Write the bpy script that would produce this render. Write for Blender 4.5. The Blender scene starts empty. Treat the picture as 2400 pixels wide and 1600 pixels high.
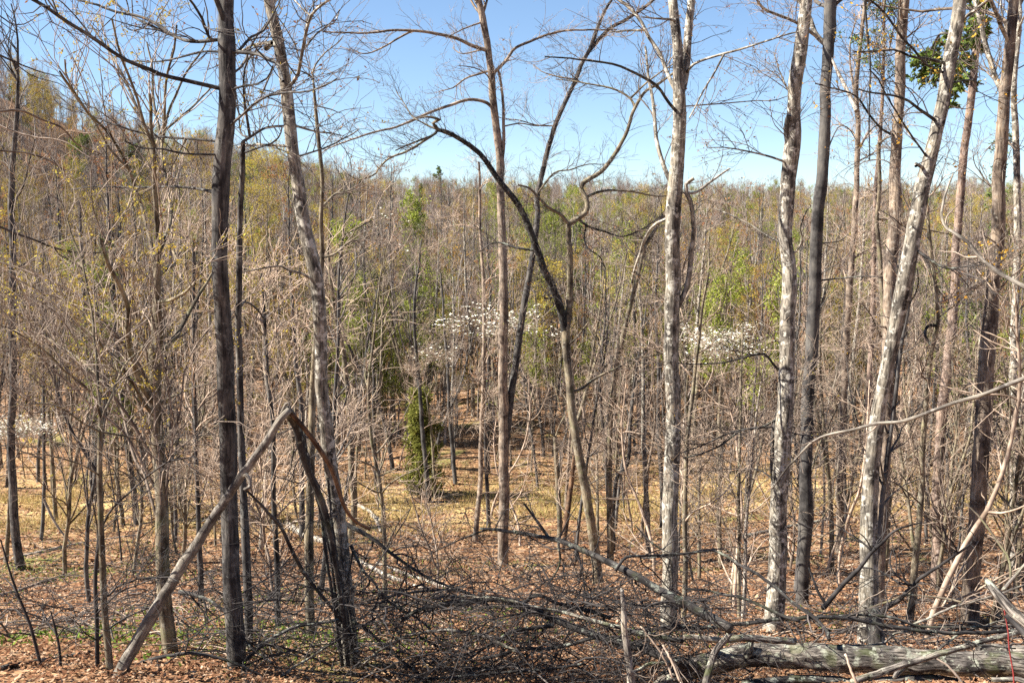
import bpy, math, random, re
import numpy as np

# ------------------------------------------------------------------ camera, sky, sun, exposure
scene = bpy.context.scene
PITCH = math.radians(-6.0)
FPX = 2400 * 35.0 / 36.0
cam_d = bpy.data.cameras.new('camera')
cam = bpy.data.objects.new('camera', cam_d)
scene.collection.objects.link(cam)
cam.location = (0, 0, 0)
cam.rotation_euler = (math.radians(90) + PITCH, 0, 0)
cam_d.lens = 35.0
cam_d.sensor_width = 36.0
cam_d.clip_start = 0.1
cam_d.clip_end = 6000
scene.camera = cam

SUN_AZ = -95.0      # degrees from the view direction, negative = from the left
SUN_EL = 44.0
world = bpy.data.worlds.new('World')
scene.world = world
world.use_nodes = True
wn = world.node_tree
for n in list(wn.nodes):
    wn.nodes.remove(n)
sky = wn.nodes.new('ShaderNodeTexSky')
sky.sky_type = 'NISHITA'
sky.sun_disc = False
sky.sun_elevation = math.radians(SUN_EL)
sky.sun_rotation = math.radians(SUN_AZ)
sky.air_density = 1.0
sky.dust_density = 0.0
sky.ozone_density = 3.2
sky.altitude = 1000
bg = wn.nodes.new('ShaderNodeBackground')
bg.inputs['Strength'].default_value = 0.058
wo = wn.nodes.new('ShaderNodeOutputWorld')
wn.links.new(sky.outputs[0], bg.inputs[0])
wn.links.new(bg.outputs[0], wo.inputs[0])

sun_d = bpy.data.lights.new('sun', 'SUN')
sun_d.energy = 5.0
sun_d.angle = math.radians(0.53)
sun_d.color = (1.0, 0.94, 0.84)
sun = bpy.data.objects.new('sun', sun_d)
scene.collection.objects.link(sun)
_a, _e = math.radians(SUN_AZ), math.radians(SUN_EL)
SUNDIR = np.array([math.sin(_a) * math.cos(_e), math.cos(_a) * math.cos(_e), math.sin(_e)])
from mathutils import Vector
sun.rotation_euler = Vector(SUNDIR).to_track_quat('Z', 'Y').to_euler()
sun.location = (-30, 0, 40)

scene.view_settings.view_transform = 'Standard'
scene.view_settings.look = 'None'
scene.view_settings.gamma = 1.0
scene.view_settings.use_curve_mapping = False
scene.view_settings.exposure = 1.7
scene.cycles.max_bounces = 5
scene.cycles.diffuse_bounces = 1
scene.cycles.glossy_bounces = 1
scene.cycles.transmission_bounces = 2
scene.cycles.transparent_max_bounces = 4
scene.cycles.use_denoising = False

RNG = np.random.default_rng(7)
COL = scene.collection

# ------------------------------------------------------------------ noise, terrain, projection
def _h(ix, iy, iz, seed=0):
    n = (ix.astype(np.int64) * 374761393 + iy.astype(np.int64) * 668265263 + iz.astype(np.int64) * 2147483647 + seed * 974634777) & 0xFFFFFFFF
    n = ((n ^ (n >> 13)) * 1274126177) & 0xFFFFFFFF
    n = n ^ (n >> 16)
    return (n & 0xFFFFFF) / float(0xFFFFFF) * 2 - 1

def vnoise(x, y, z=None, seed=0):
    x = np.asarray(x, float); y = np.asarray(y, float)
    z = np.zeros_like(x) if z is None else np.asarray(z, float)
    ix, iy, iz = np.floor(x), np.floor(y), np.floor(z)
    fx, fy, fz = x - ix, y - iy, z - iz
    fx, fy, fz = [f * f * (3 - 2 * f) for f in (fx, fy, fz)]
    r = 0
    for dx in (0, 1):
        wx = fx if dx else 1 - fx
        for dy in (0, 1):
            wy = fy if dy else 1 - fy
            for dz in (0, 1):
                wz = fz if dz else 1 - fz
                r = r + wx * wy * wz * _h(ix + dx, iy + dy, iz + dz, seed)
    return r

PK = np.array([-400, -60, -20, -6, 0, 4, 8, 12, 16, 20, 25, 30, 35, 40, 46, 55, 70, 90, 115, 150, 190, 225, 280, 400, 800, 3000], float)
PV = np.array([60, 15, 4.5, 0.2, -1.6, -2.7, -3.9, -5.2, -6.45, -7.5, -8.6, -9.4, -10, -10.3, -10.1, -9.2, -7.2, -4.4, -1.9, 0.0, 1.4, 1.6, 0, -6, -8, -8], float)
_yy = np.arange(-400, 3000, 1.0)
_pv = np.interp(_yy, PK, PV)
_ker = np.hanning(9); _ker /= _ker.sum()
_pv = np.convolve(np.pad(_pv, 4, mode='edge'), _ker, mode='valid')

def sstep(t):
    t = np.clip(t, 0, 1)
    return t * t * (3 - 2 * t)

def ground(x, y):
    x = np.asarray(x, float); y = np.asarray(y, float)
    z = np.interp(y, _yy, _pv)
    z = z + 14.0 * sstep((-x - 12) / 66) * sstep((y - 44) / 75) * (1 - 0.45 * sstep((y - 125) / 100))
    z = z + 3.0 * sstep((x - 40) / 80) * sstep((y - 60) / 80)
    z = z + 6.5 * sstep((-x - 38) / 30) * sstep((y - 60) / 40) * (1 - sstep((y - 120) / 60))
    z = z + 0.28 * vnoise(x / 5.0, y / 5.0, seed=3) * sstep(y / 6 + 0.5) + 0.10 * vnoise(x / 1.6, y / 1.6, seed=4)
    z = z + 0.8 * vnoise(x / 22.0, y / 22.0, seed=5) * sstep((y - 35) / 40)
    return z

CP, SP = math.cos(PITCH), math.sin(PITCH)
def ray(u, v):
    dx, dz = (u - 1200) / FPX, (800 - v) / FPX
    # camera right = X, up = (0,-SP,CP), forward=(0,CP,SP)
    return np.array([dx, CP - dz * SP, SP + dz * CP])

def at(u, v, Y):
    r = ray(u, v)
    return r * (Y / r[1])

def on_ground(u, v, ymin=3.0, ymax=300):
    r = ray(u, v)
    for Y in np.arange(ymin, ymax, 0.1):
        p = r * (Y / r[1])
        if p[2] <= ground(p[0], p[1]):
            return p
    return r * (ymax / r[1])

def px(p):
    p = np.asarray(p, float)
    f = p[..., 1] * CP + p[..., 2] * SP
    u = p[..., 2] * CP - p[..., 1] * SP
    return 1200 + FPX * p[..., 0] / f, 800 - FPX * u / f

def metre(Y, w):     # width in photo pixels -> metres at depth Y
    return w * Y / FPX

# ------------------------------------------------------------------ materials
def nodes_mat(name):
    m = bpy.data.materials.new(name)
    m.use_nodes = True
    nt = m.node_tree
    for n in list(nt.nodes):
        nt.nodes.remove(n)
    out = nt.nodes.new('ShaderNodeOutputMaterial')
    return m, nt, out

def N(nt, kind, **kw):
    n = nt.nodes.new(kind)
    for k, v in kw.items():
        if k.startswith('i_'):
            n.inputs[k[2:].replace('_', ' ')].default_value = v
        else:
            setattr(n, k, v)
    return n

def ramp(nt, stops, fac, interp='LINEAR'):
    r = nt.nodes.new('ShaderNodeValToRGB')
    r.color_ramp.interpolation = interp
    els = r.color_ramp.elements
    while len(els) < len(stops):
        els.new(0.5)
    for e, (p, c) in zip(els, stops):
        e.position = p
        e.color = (*c, 1) if len(c) == 3 else c
    nt.links.new(fac, r.inputs[0])
    return r

def mix(nt, fac, a, b, blend='MIX'):
    m = nt.nodes.new('ShaderNodeMix')
    m.data_type = 'RGBA'
    m.blend_type = blend
    for sock, v in ((m.inputs[0], fac), (m.inputs[6], a), (m.inputs[7], b)):
        if isinstance(v, (int, float)):
            sock.default_value = v
        elif isinstance(v, tuple):
            sock.default_value = (*v, 1) if len(v) == 3 else v
        else:
            nt.links.new(v, sock)
    return m.outputs[2]

def bark_mat(name, dark, mid, light, lichen=(0.45, 0.46, 0.40), lichen_amt=0.35, fissure=1.0, scale=1.0, bump=0.6, rough=0.9, moss=0.0):
    m, nt, out = nodes_mat(name)
    at_ = N(nt, 'ShaderNodeAttribute', attribute_name='bark')
    oi = N(nt, 'ShaderNodeObjectInfo')
    off = N(nt, 'ShaderNodeVectorMath', operation='SCALE'); off.inputs[0].default_value = (17.1, 9.3, 23.7)
    nt.links.new(oi.outputs['Random'], off.inputs['Scale'])
    add = N(nt, 'ShaderNodeVectorMath', operation='ADD')
    nt.links.new(at_.outputs['Vector'], add.inputs[0]); nt.links.new(off.outputs[0], add.inputs[1])
    # long fissures: squeeze along the stem
    mp = N(nt, 'ShaderNodeMapping'); mp.inputs['Scale'].default_value = (34 * scale, 34 * scale, 5 * scale)
    nt.links.new(add.outputs[0], mp.inputs['Vector'])
    n1 = N(nt, 'ShaderNodeTexNoise', i_Scale=1.0, i_Detail=5.0, i_Roughness=0.65)
    nt.links.new(mp.outputs[0], n1.inputs['Vector'])
    n2 = N(nt, 'ShaderNodeTexNoise', i_Scale=3.2, i_Detail=4.0, i_Roughness=0.6)
    nt.links.new(add.outputs[0], n2.inputs['Vector'])
    n3 = N(nt, 'ShaderNodeTexNoise', i_Scale=11.0, i_Detail=5.0, i_Roughness=0.7)
    nt.links.new(add.outputs[0], n3.inputs['Vector'])
    lo, hi = 0.5 - 0.16 / fissure, 0.5 + 0.16 / fissure
    base = ramp(nt, [(lo, dark), (0.5, mid), (hi + 0.06, light)], n1.outputs['Fac']).outputs[0]
    big = ramp(nt, [(0.37, (0.30, 0.29, 0.30)), (0.5, (0.85, 0.84, 0.83)), (0.63, (1.25, 1.22, 1.14))], n2.outputs['Fac']).outputs[0]
    c = mix(nt, 1.0, base, big, 'MULTIPLY')
    lm = ramp(nt, [(0.60 - 0.12 * lichen_amt, (0, 0, 0)), (0.66 - 0.12 * lichen_amt, (1, 1, 1))], n3.outputs['Fac']).outputs[0]
    lf = N(nt, 'ShaderNodeMath', operation='MULTIPLY'); lf.inputs[1].default_value = min(1.0, lichen_amt * 1.7)
    nt.links.new(lm, lf.inputs[0])
    c = mix(nt, lf.outputs[0], c, lichen)
    if moss > 0:
        n4 = N(nt, 'ShaderNodeTexNoise', i_Scale=5.0, i_Detail=4.0)
        nt.links.new(add.outputs[0], n4.inputs['Vector'])
        mm = ramp(nt, [(0.56, (0, 0, 0)), (0.64, (moss, moss, moss))], n4.outputs['Fac']).outputs[0]
        c = mix(nt, mm, c, (0.16, 0.19, 0.07))
    var = N(nt, 'ShaderNodeMapRange'); var.inputs['To Min'].default_value = 0.82; var.inputs['To Max'].default_value = 1.15
    nt.links.new(oi.outputs['Random'], var.inputs[0])
    hs = N(nt, 'ShaderNodeHueSaturation'); nt.links.new(c, hs.inputs['Color']); nt.links.new(var.outputs[0], hs.inputs['Value'])
    b = N(nt, 'ShaderNodeBsdfPrincipled')
    nt.links.new(hs.outputs[0], b.inputs['Base Color'])
    b.inputs['Roughness'].default_value = rough
    b.inputs['Specular IOR Level'].default_value = 0.2
    bp = N(nt, 'ShaderNodeBump', i_Strength=bump, i_Distance=0.02)
    nt.links.new(n1.outputs['Fac'], bp.inputs['Height'])
    nt.links.new(bp.outputs[0], b.inputs['Normal'])
    nt.links.new(b.outputs[0], out.inputs[0])
    return m

def plain_mat(name, c1, c2, scale=6.0, rough=0.85, var=0.25):
    m, nt, out = nodes_mat(name)
    at_ = N(nt, 'ShaderNodeAttribute', attribute_name='bark')
    oi = N(nt, 'ShaderNodeObjectInfo')
    n = N(nt, 'ShaderNodeTexNoise', i_Scale=scale, i_Detail=3.0)
    geo = N(nt, 'ShaderNodeNewGeometry')
    nt.links.new(geo.outputs['Position'], n.inputs['Vector'])
    c = ramp(nt, [(0.35, c1), (0.65, c2)], n.outputs['Fac']).outputs[0]
    vr = N(nt, 'ShaderNodeMapRange'); vr.inputs['To Min'].default_value = 1 - var; vr.inputs['To Max'].default_value = 1 + var
    nt.links.new(oi.outputs['Random'], vr.inputs[0])
    hs = N(nt, 'ShaderNodeHueSaturation'); nt.links.new(c, hs.inputs['Color']); nt.links.new(vr.outputs[0], hs.inputs['Value'])
    b = N(nt, 'ShaderNodeBsdfPrincipled')
    nt.links.new(hs.outputs[0], b.inputs['Base Color'])
    b.inputs['Roughness'].default_value = rough
    b.inputs['Specular IOR Level'].default_value = 0.25
    nt.links.new(b.outputs[0], out.inputs[0])
    return m

def leaf_mat(name, stops, trans=0.35, rough=0.7):
    """per-leaf colour from the 'rnd' attribute, thin translucent blade"""
    m, nt, out = nodes_mat(name)
    at_ = N(nt, 'ShaderNodeAttribute', attribute_name='rnd')
    oi = N(nt, 'ShaderNodeObjectInfo')
    vr = N(nt, 'ShaderNodeMapRange'); vr.inputs['To Min'].default_value = 0.8; vr.inputs['To Max'].default_value = 1.2
    nt.links.new(oi.outputs['Random'], vr.inputs[0])
    c = ramp(nt, stops, at_.outputs['Fac']).outputs[0]
    hs = N(nt, 'ShaderNodeHueSaturation'); nt.links.new(c, hs.inputs['Color']); nt.links.new(vr.outputs[0], hs.inputs['Value'])
    d = N(nt, 'ShaderNodeBsdfDiffuse'); t = N(nt, 'ShaderNodeBsdfTranslucent')
    nt.links.new(hs.outputs[0], d.inputs[0]); nt.links.new(hs.outputs[0], t.inputs[0])
    mx = N(nt, 'ShaderNodeMixShader'); mx.inputs[0].default_value = trans
    nt.links.new(d.outputs[0], mx.inputs[1]); nt.links.new(t.outputs[0], mx.inputs[2])
    nt.links.new(mx.outputs[0], out.inputs[0])
    return m

M = {}
M['bark_dark'] = bark_mat('dark_grey_bark', (0.025, 0.023, 0.023), (0.085, 0.079, 0.075), (0.19, 0.175, 0.16), lichen=(0.27, 0.27, 0.25), lichen_amt=0.25)
M['bark_pale'] = bark_mat('pale_lichen_bark', (0.045, 0.040, 0.034), (0.23, 0.205, 0.168), (0.45, 0.41, 0.345), lichen=(0.52, 0.49, 0.42), lichen_amt=0.55, fissure=1.2)
M['bark_smooth'] = bark_mat('smooth_grey_bark', (0.055, 0.052, 0.051), (0.10, 0.094, 0.089), (0.15, 0.142, 0.132), lichen=(0.34, 0.33, 0.30), lichen_amt=0.08, fissure=0.7, bump=0.25)
M['bark_brown'] = bark_mat('brown_bark', (0.075, 0.056, 0.043), (0.25, 0.195, 0.15), (0.40, 0.325, 0.26), lichen=(0.40, 0.37, 0.31), lichen_amt=0.3)
M['bark_pine'] = bark_mat('reddish_pine_bark', (0.11, 0.08, 0.065), (0.27, 0.195, 0.155), (0.42, 0.33, 0.28), lichen=(0.38, 0.31, 0.27), lichen_amt=0.4, scale=1.3, bump=0.9)
M['bark_tan'] = bark_mat('tan_bark', (0.08, 0.064, 0.045), (0.20, 0.165, 0.115), (0.32, 0.275, 0.205), lichen=(0.38, 0.36, 0.29), lichen_amt=0.3, moss=0.25)
M['bark_wet'] = bark_mat('dark_fallen_bark', (0.02, 0.018, 0.019), (0.052, 0.048, 0.047), (0.11, 0.102, 0.096), lichen=(0.32, 0.34, 0.28), lichen_amt=0.35, moss=0.12)
M['bark_log'] = bark_mat('weathered_log_bark', (0.035, 0.03, 0.027), (0.17, 0.15, 0.13), (0.36, 0.325, 0.285), lichen=(0.42, 0.43, 0.34), lichen_amt=0.45, moss=0.3, fissure=1.6, scale=1.5, bump=1.0)
M['dead'] = bark_mat('bleached_dead_wood', (0.20, 0.17, 0.135), (0.42, 0.37, 0.31), (0.58, 0.53, 0.46), lichen=(0.62, 0.60, 0.54), lichen_amt=0.3, scale=1.5, fissure=1.3)
M['pole'] = bark_mat('stripped_grey_wood', (0.08, 0.07, 0.058), (0.20, 0.178, 0.15), (0.33, 0.30, 0.26), lichen=(0.38, 0.355, 0.31), lichen_amt=0.25, scale=1.2)
M['rot'] = bark_mat('torn_orange_wood', (0.07, 0.045, 0.032), (0.17, 0.10, 0.06), (0.32, 0.21, 0.13), lichen_amt=0.1, scale=1.4)
M['twig_grey'] = plain_mat('grey_twig_bark', (0.10, 0.075, 0.06), (0.33, 0.26, 0.205))
M['twig_pale'] = plain_mat('pale_twig_bark', (0.22, 0.155, 0.11), (0.52, 0.40, 0.305))
M['twig_dark'] = plain_mat('dark_twig_bark', (0.04, 0.034, 0.031), (0.10, 0.085, 0.077))
M['twig_black'] = plain_mat('blackish_twig_bark', (0.020, 0.018, 0.018), (0.052, 0.046, 0.044))
M['twig_red'] = plain_mat('red_stem_bark', (0.16, 0.02, 0.02), (0.26, 0.04, 0.035))
M['far_bark'] = plain_mat('hillside_bark', (0.18, 0.148, 0.128), (0.36, 0.31, 0.268), scale=1.2, var=0.35)
M['far_twig'] = plain_mat('hillside_twig_bark', (0.15, 0.11, 0.094), (0.24, 0.183, 0.156), scale=0.6, var=0.35)
M['leaf_yellow'] = leaf_mat('young_yellow_leaf', [(0.0, (0.36, 0.24, 0.045)), (0.5, (0.46, 0.35, 0.065)), (1.0, (0.42, 0.39, 0.085))])
M['leaf_green'] = leaf_mat('young_green_leaf', [(0.0, (0.17, 0.21, 0.035)), (0.6, (0.27, 0.31, 0.055)), (1.0, (0.36, 0.37, 0.08))])
M['leaf_red'] = leaf_mat('red_maple_bud', [(0.0, (0.24, 0.09, 0.05)), (0.6, (0.36, 0.18, 0.08)), (1.0, (0.40, 0.28, 0.11))])
M['leaf_orange'] = leaf_mat('orange_catkin', [(0.0, (0.34, 0.16, 0.03)), (1.0, (0.50, 0.34, 0.06))])
M['needle'] = leaf_mat('pine_needle', [(0.0, (0.06, 0.09, 0.022)), (0.6, (0.12, 0.165, 0.04)), (1.0, (0.21, 0.25, 0.06))], trans=0.15)
M['cedar'] = leaf_mat('cedar_spray', [(0.0, (0.10, 0.11, 0.027)), (0.6, (0.195, 0.20, 0.048)), (1.0, (0.32, 0.31, 0.08))], trans=0.35)
M['petal'] = leaf_mat('white_bract', [(0.0, (0.80, 0.76, 0.60)), (1.0, (0.90, 0.88, 0.80))], trans=0.15)
M['litter'] = leaf_mat('fallen_leaf', [(0.0, (0.10, 0.048, 0.028)), (0.4, (0.20, 0.098, 0.055)), (0.75, (0.32, 0.18, 0.10)), (1.0, (0.46, 0.33, 0.23))], trans=0.12)
M['straw'] = leaf_mat('dry_grass_blade', [(0.0, (0.38, 0.27, 0.11)), (0.6, (0.52, 0.38, 0.17)), (1.0, (0.34, 0.33, 0.11))], trans=0.25)
M['herb'] = leaf_mat('spring_herb_leaf', [(0.0, (0.08, 0.13, 0.025)), (1.0, (0.20, 0.27, 0.05))], trans=0.25)

def ground_mat():
    m, nt, out = nodes_mat('leaf_litter_ground')
    geo = N(nt, 'ShaderNodeNewGeometry')
    pos = geo.outputs['Position']
    v = N(nt, 'ShaderNodeTexVoronoi', i_Scale=9.0); nt.links.new(pos, v.inputs['Vector'])
    sep = N(nt, 'ShaderNodeSeparateColor'); nt.links.new(v.outputs['Color'], sep.inputs[0])
    c = ramp(nt, [(0.0, (0.10, 0.055, 0.032)), (0.4, (0.22, 0.12, 0.066)), (0.75, (0.33, 0.195, 0.11)), (1.0, (0.42, 0.29, 0.185))], sep.outputs[0]).outputs[0]
    n = N(nt, 'ShaderNodeTexNoise', i_Scale=0.55, i_Detail=5.0, i_Roughness=0.6); nt.links.new(pos, n.inputs['Vector'])
    big = ramp(nt, [(0.35, (0.70, 0.66, 0.62)), (0.6, (1.1, 1.08, 1.02))], n.outputs['Fac']).outputs[0]
    c = mix(nt, 1.0, c, big, 'MULTIPLY')
    # moss and dry grass patches
    n2 = N(nt, 'ShaderNodeTexNoise', i_Scale=0.33, i_Detail=6.0, i_Roughness=0.65); nt.links.new(pos, n2.inputs['Vector'])
    mo = ramp(nt, [(0.57, (0, 0, 0)), (0.64, (0.7, 0.7, 0.7))], n2.outputs['Fac']).outputs[0]
    c = mix(nt, mo, c, (0.15, 0.165, 0.05))
    at_ = N(nt, 'ShaderNodeAttribute', attribute_name='straw')
    n3 = N(nt, 'ShaderNodeTexNoise', i_Scale=0.8, i_Detail=5.0, i_Roughness=0.7); nt.links.new(pos, n3.inputs['Vector'])
    mul = N(nt, 'ShaderNodeMath', operation='MULTIPLY')
    st = ramp(nt, [(0.42, (0, 0, 0)), (0.56, (1, 1, 1))], n3.outputs['Fac']).outputs[0]
    nt.links.new(st, mul.inputs[0]); nt.links.new(at_.outputs['Fac'], mul.inputs[1])
    c = mix(nt, mul.outputs[0], c, (0.46, 0.33, 0.145))
    b = N(nt, 'ShaderNodeBsdfPrincipled'); nt.links.new(c, b.inputs['Base Color'])
    b.inputs['Roughness'].default_value = 0.95; b.inputs['Specular IOR Level'].default_value = 0.1
    bp = N(nt, 'ShaderNodeBump', i_Strength=0.8, i_Distance=0.05)
    nt.links.new(v.outputs['Distance'], bp.inputs['Height'])
    nt.links.new(bp.outputs[0], b.inputs['Normal'])
    nt.links.new(b.outputs[0], out.inputs[0])
    return m
M['ground'] = ground_mat()

# ------------------------------------------------------------------ mesh building
class MB:
    """collects tubes and blades; build() makes ONE mesh"""
    def __init__(s):
        s.v, s.f4, s.f3, s.b, s.r, s.mi4, s.mi3, s.n = [], [], [], [], [], [], [], 0

    def tubes(s, P, R, k=4, mi=0, cap=False, rough=0.0, seed=0):
        P = np.asarray(P, float); R = np.asarray(R, float)
        if P.ndim == 2:
            P, R = P[None], R[None]
        if len(P) == 0:
            return
        B, n, _ = P.shape
        T = np.gradient(P, axis=1)
        T /= np.linalg.norm(T, axis=2, keepdims=True) + 1e-9
        mean = P[:, -1] - P[:, 0]
        mean /= np.linalg.norm(mean, axis=1, keepdims=True) + 1e-9
        ax = np.argmin(np.abs(mean), axis=1)
        ref = np.eye(3)[ax][:, None, :]
        n1 = np.cross(T, ref); n1 /= np.linalg.norm(n1, axis=2, keepdims=True) + 1e-9
        n2 = np.cross(T, n1)
        th = np.arange(k) * (2 * math.pi / k)
        c, sn = np.cos(th), np.sin(th)
        ring = n1[:, :, None, :] * c[None, None, :, None] + n2[:, :, None, :] * sn[None, None, :, None]
        seg = np.linalg.norm(np.diff(P, axis=1), axis=2)
        L = np.concatenate([np.zeros((B, 1)), np.cumsum(seg, axis=1)], axis=1)
        RR = np.repeat(R[:, :, None], k, axis=2)
        if rough:
            cx, cy = RR * c, RR * sn
            LL = np.repeat(L[:, :, None], k, axis=2)
            nz = 0.7 * vnoise(cx * 9, cy * 9, LL * 3.0, seed=seed) + 0.5 * vnoise(cx * 26, cy * 26, LL * 7, seed=seed + 1)
            RR = RR * (1 + rough * nz)
        V = P[:, :, None, :] + ring * RR[..., None]
        bark = np.stack([RR * c, RR * sn, np.repeat(L[:, :, None], k, axis=2)], axis=-1)
        bark += (np.arange(B) * 0.731 % 13.0)[:, None, None, None]
        idx = np.arange(B * n * k).reshape(B, n, k) + s.n
        a = idx[:, :-1, :]; d = idx[:, 1:, :]
        a2 = np.roll(a, -1, axis=2); d2 = np.roll(d, -1, axis=2)
        F = np.stack([a, a2, d2, d], axis=-1).reshape(-1, 4)
        s.v.append(V.reshape(-1, 3)); s.b.append(bark.reshape(-1, 3)); s.r.append(np.repeat(RNG.random(B), n * k))
        s.f4.append(F); s.mi4.append(np.full(len(F), mi))
        s.n += B * n * k
        if cap:
            for e, rev in ((0, True), (n - 1, False)):
                cen = P[:, e]
                ci = np.arange(B) + s.n
                s.v.append(cen); s.b.append(np.zeros((B, 3))); s.r.append(np.zeros(B)); s.n += B
                q = idx[:, e, :]; q2 = np.roll(q, -1, axis=1)
                cc = np.repeat(ci[:, None], k, axis=1)
                F3 = np.stack([q2, q, cc] if rev else [q, q2, cc], axis=-1).reshape(-1, 3)
                s.f3.append(F3); s.mi3.append(np.full(len(F3), mi))

    def blades(s, C, U, W, mi=0, rnd=None, fold=0.0):
        """one bent quad per leaf: centre C, half-length vector U, half-width vector W"""
        C = np.asarray(C, float)
        n = len(C)
        if n == 0:
            return
        Nn = np.cross(U, W); Nn /= np.linalg.norm(Nn, axis=1, keepdims=True) + 1e-9
        lw = np.linalg.norm(W, axis=1, keepdims=True)
        V = np.stack([C - U, C + W * 1.0 + Nn * lw * fold - U * 0.1, C + U, C - W + Nn * lw * fold - U * 0.1], axis=1)
        idx = np.arange(n * 4).reshape(n, 4) + s.n
        rnd = RNG.random(n) if rnd is None else rnd
        s.v.append(V.reshape(-1, 3)); s.b.append(np.zeros((n * 4, 3))); s.r.append(np.repeat(rnd, 4))
        F = np.concatenate([idx[:, [0, 1, 2]], idx[:, [0, 2, 3]]])
        s.f3.append(F); s.mi3.append(np.full(len(F), mi)); s.n += n * 4

    def mesh(s, name, mats, smooth=True):
        me = bpy.data.meshes.new(name)
        V = np.concatenate(s.v) if s.v else np.zeros((0, 3))
        f4 = np.concatenate(s.f4) if s.f4 else np.zeros((0, 4), int)
        f3 = np.concatenate(s.f3) if s.f3 else np.zeros((0, 3), int)
        loops = np.concatenate([f4.ravel(), f3.ravel()]).astype(np.int32)
        me.vertices.add(len(V)); me.vertices.foreach_set('co', V.astype(np.float32).ravel())
        me.loops.add(len(loops)); me.loops.foreach_set('vertex_index', loops)
        nf = len(f4) + len(f3)
        me.polygons.add(nf)
        starts = np.concatenate([np.arange(len(f4)) * 4, len(f4) * 4 + np.arange(len(f3)) * 3]).astype(np.int32)
        me.polygons.foreach_set('loop_start', starts)
        mi = np.concatenate((s.mi4 or [np.zeros(0)]) + (s.mi3 or [np.zeros(0)])).astype(np.int32) if nf else np.zeros(0, np.int32)
        me.polygons.foreach_set('material_index', mi)
        if smooth:
            me.polygons.foreach_set('use_smooth', np.ones(nf, bool))
        a = me.attributes.new('bark', 'FLOAT_VECTOR', 'POINT'); a.data.foreach_set('vector', np.concatenate(s.b).astype(np.float32).ravel())
        a = me.attributes.new('rnd', 'FLOAT', 'POINT'); a.data.foreach_set('value', np.concatenate(s.r).astype(np.float32))
        for m in (mats if isinstance(mats, (list, tuple)) else [mats]):
            me.materials.append(M[m])
        me.update(calc_edges=True)
        return me

    def build(s, name, mats, parent=None, kind=None, smooth=True, label=None):
        o = bpy.data.objects.new(name, s.mesh(name, mats, smooth))
        COL.objects.link(o)
        if parent is not None:
            o.parent = parent
            o.matrix_parent_inverse.identity()
            o.location = -Vector(parent.location)
        if kind:
            o['kind'] = kind
        if label:
            o['label'] = label
        return o

def empty(name, loc, label, cat, group=None):
    o = bpy.data.objects.new(name, None)
    o.empty_display_size = 0.3
    COL.objects.link(o)
    o.location = [float(t) for t in loc]
    o['label'] = label; o['category'] = cat
    if group:
        o['group'] = group
    return o

def tag(o, label, cat, group=None):
    o['label'] = label; o['category'] = cat
    if group:
        o['group'] = group
    return o

# ------------------------------------------------------------------ growth helpers
def unit(a):
    return a / (np.linalg.norm(a, axis=-1, keepdims=True) + 1e-9)

def resample(P, n, extra=None):
    """smooth (Catmull-Rom) resample of a polyline to n points; extra = per-point values"""
    P = np.asarray(P, float)
    A = P if extra is None else np.column_stack([P, extra])
    m = len(A)
    if m > 2:
        pad = np.vstack([2 * A[0] - A[1], A, 2 * A[-1] - A[-2]])
        t = np.linspace(0, m - 1, 14 * m)
        i = np.minimum(t.astype(int), m - 2); f = (t - i)[:, None]
        p0, p1, p2, p3 = pad[i], pad[i + 1], pad[i + 2], pad[i + 3]
        A = 0.5 * (2 * p1 + (p2 - p0) * f + (2 * p0 - 5 * p1 + 4 * p2 - p3) * f ** 2 + (3 * p1 - p0 - 3 * p2 + p3) * f ** 3)
    L = np.concatenate([[0], np.cumsum(np.linalg.norm(np.diff(A[:, :3], axis=0), axis=1))])
    q = np.linspace(0, L[-1], n)
    out = np.column_stack([np.interp(q, L, A[:, j]) for j in range(A.shape[1])])
    return out if extra is None else (out[:, :3], out[:, 3])

def sprout(P, R, M_, rng, t0=0.1, t1=1.0, ln=(0.5, 1.2), ang=(35, 70), up=0.0, curve=0.0, wob=0.18, n=6, r0=0.008, r1=0.003, rel=0.6, flat=0.0, tipshort=0.5, kink=0.0):
    """M_ child shoots spread over the parent shoots, weighted by length. Returns (P, R)"""
    B, n0, _ = P.shape
    if B == 0 or M_ < 1:
        return np.zeros((0, n, 3)), np.zeros((0, n))
    seg = np.linalg.norm(np.diff(P, axis=1), axis=2).sum(1)
    par = rng.choice(B, M_, p=seg / seg.sum())
    t = t0 + (t1 - t0) * rng.random(M_)
    f = t * (n0 - 1); i = np.minimum(f.astype(int), n0 - 2); f = f - i
    a, b = P[par, i], P[par, i + 1]
    pos = a + (b - a) * f[:, None]
    tan = unit(b - a)
    rp = R[par, i] * (1 - f) + R[par, i + 1] * f
    rv = unit(rng.normal(size=(M_, 3)))
    if flat:
        rv[:, 2] *= (1 - flat)
    perp = unit(rv - (rv * tan).sum(1, keepdims=True) * tan)
    an = np.radians(rng.uniform(ang[0], ang[1], M_))[:, None]
    d = unit(tan * np.cos(an) + perp * np.sin(an) + np.array([0, 0, up]))
    if flat:
        d[:, 2] *= (1 - 0.5 * flat); d = unit(d)
    L = rng.uniform(ln[0], ln[1], M_) * (1 - tipshort * t)
    st = (L / (n - 1))[:, None]
    out = np.zeros((M_, n, 3)); out[:, 0] = pos
    drift = rng.normal(size=(M_, 3)) * wob * 0.5
    for j in range(1, n):
        out[:, j] = out[:, j - 1] + d * st
        d = unit(d + rng.normal(size=(M_, 3)) * wob + drift + np.array([0, 0, curve]))
    rs = np.minimum(rp * rel, r0 * rng.uniform(0.7, 1.3, M_))
    rs = np.maximum(rs, r1)
    RR = rs[:, None] + (r1 - rs)[:, None] * np.linspace(0, 1, n)[None, :]
    return out, RR

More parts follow.
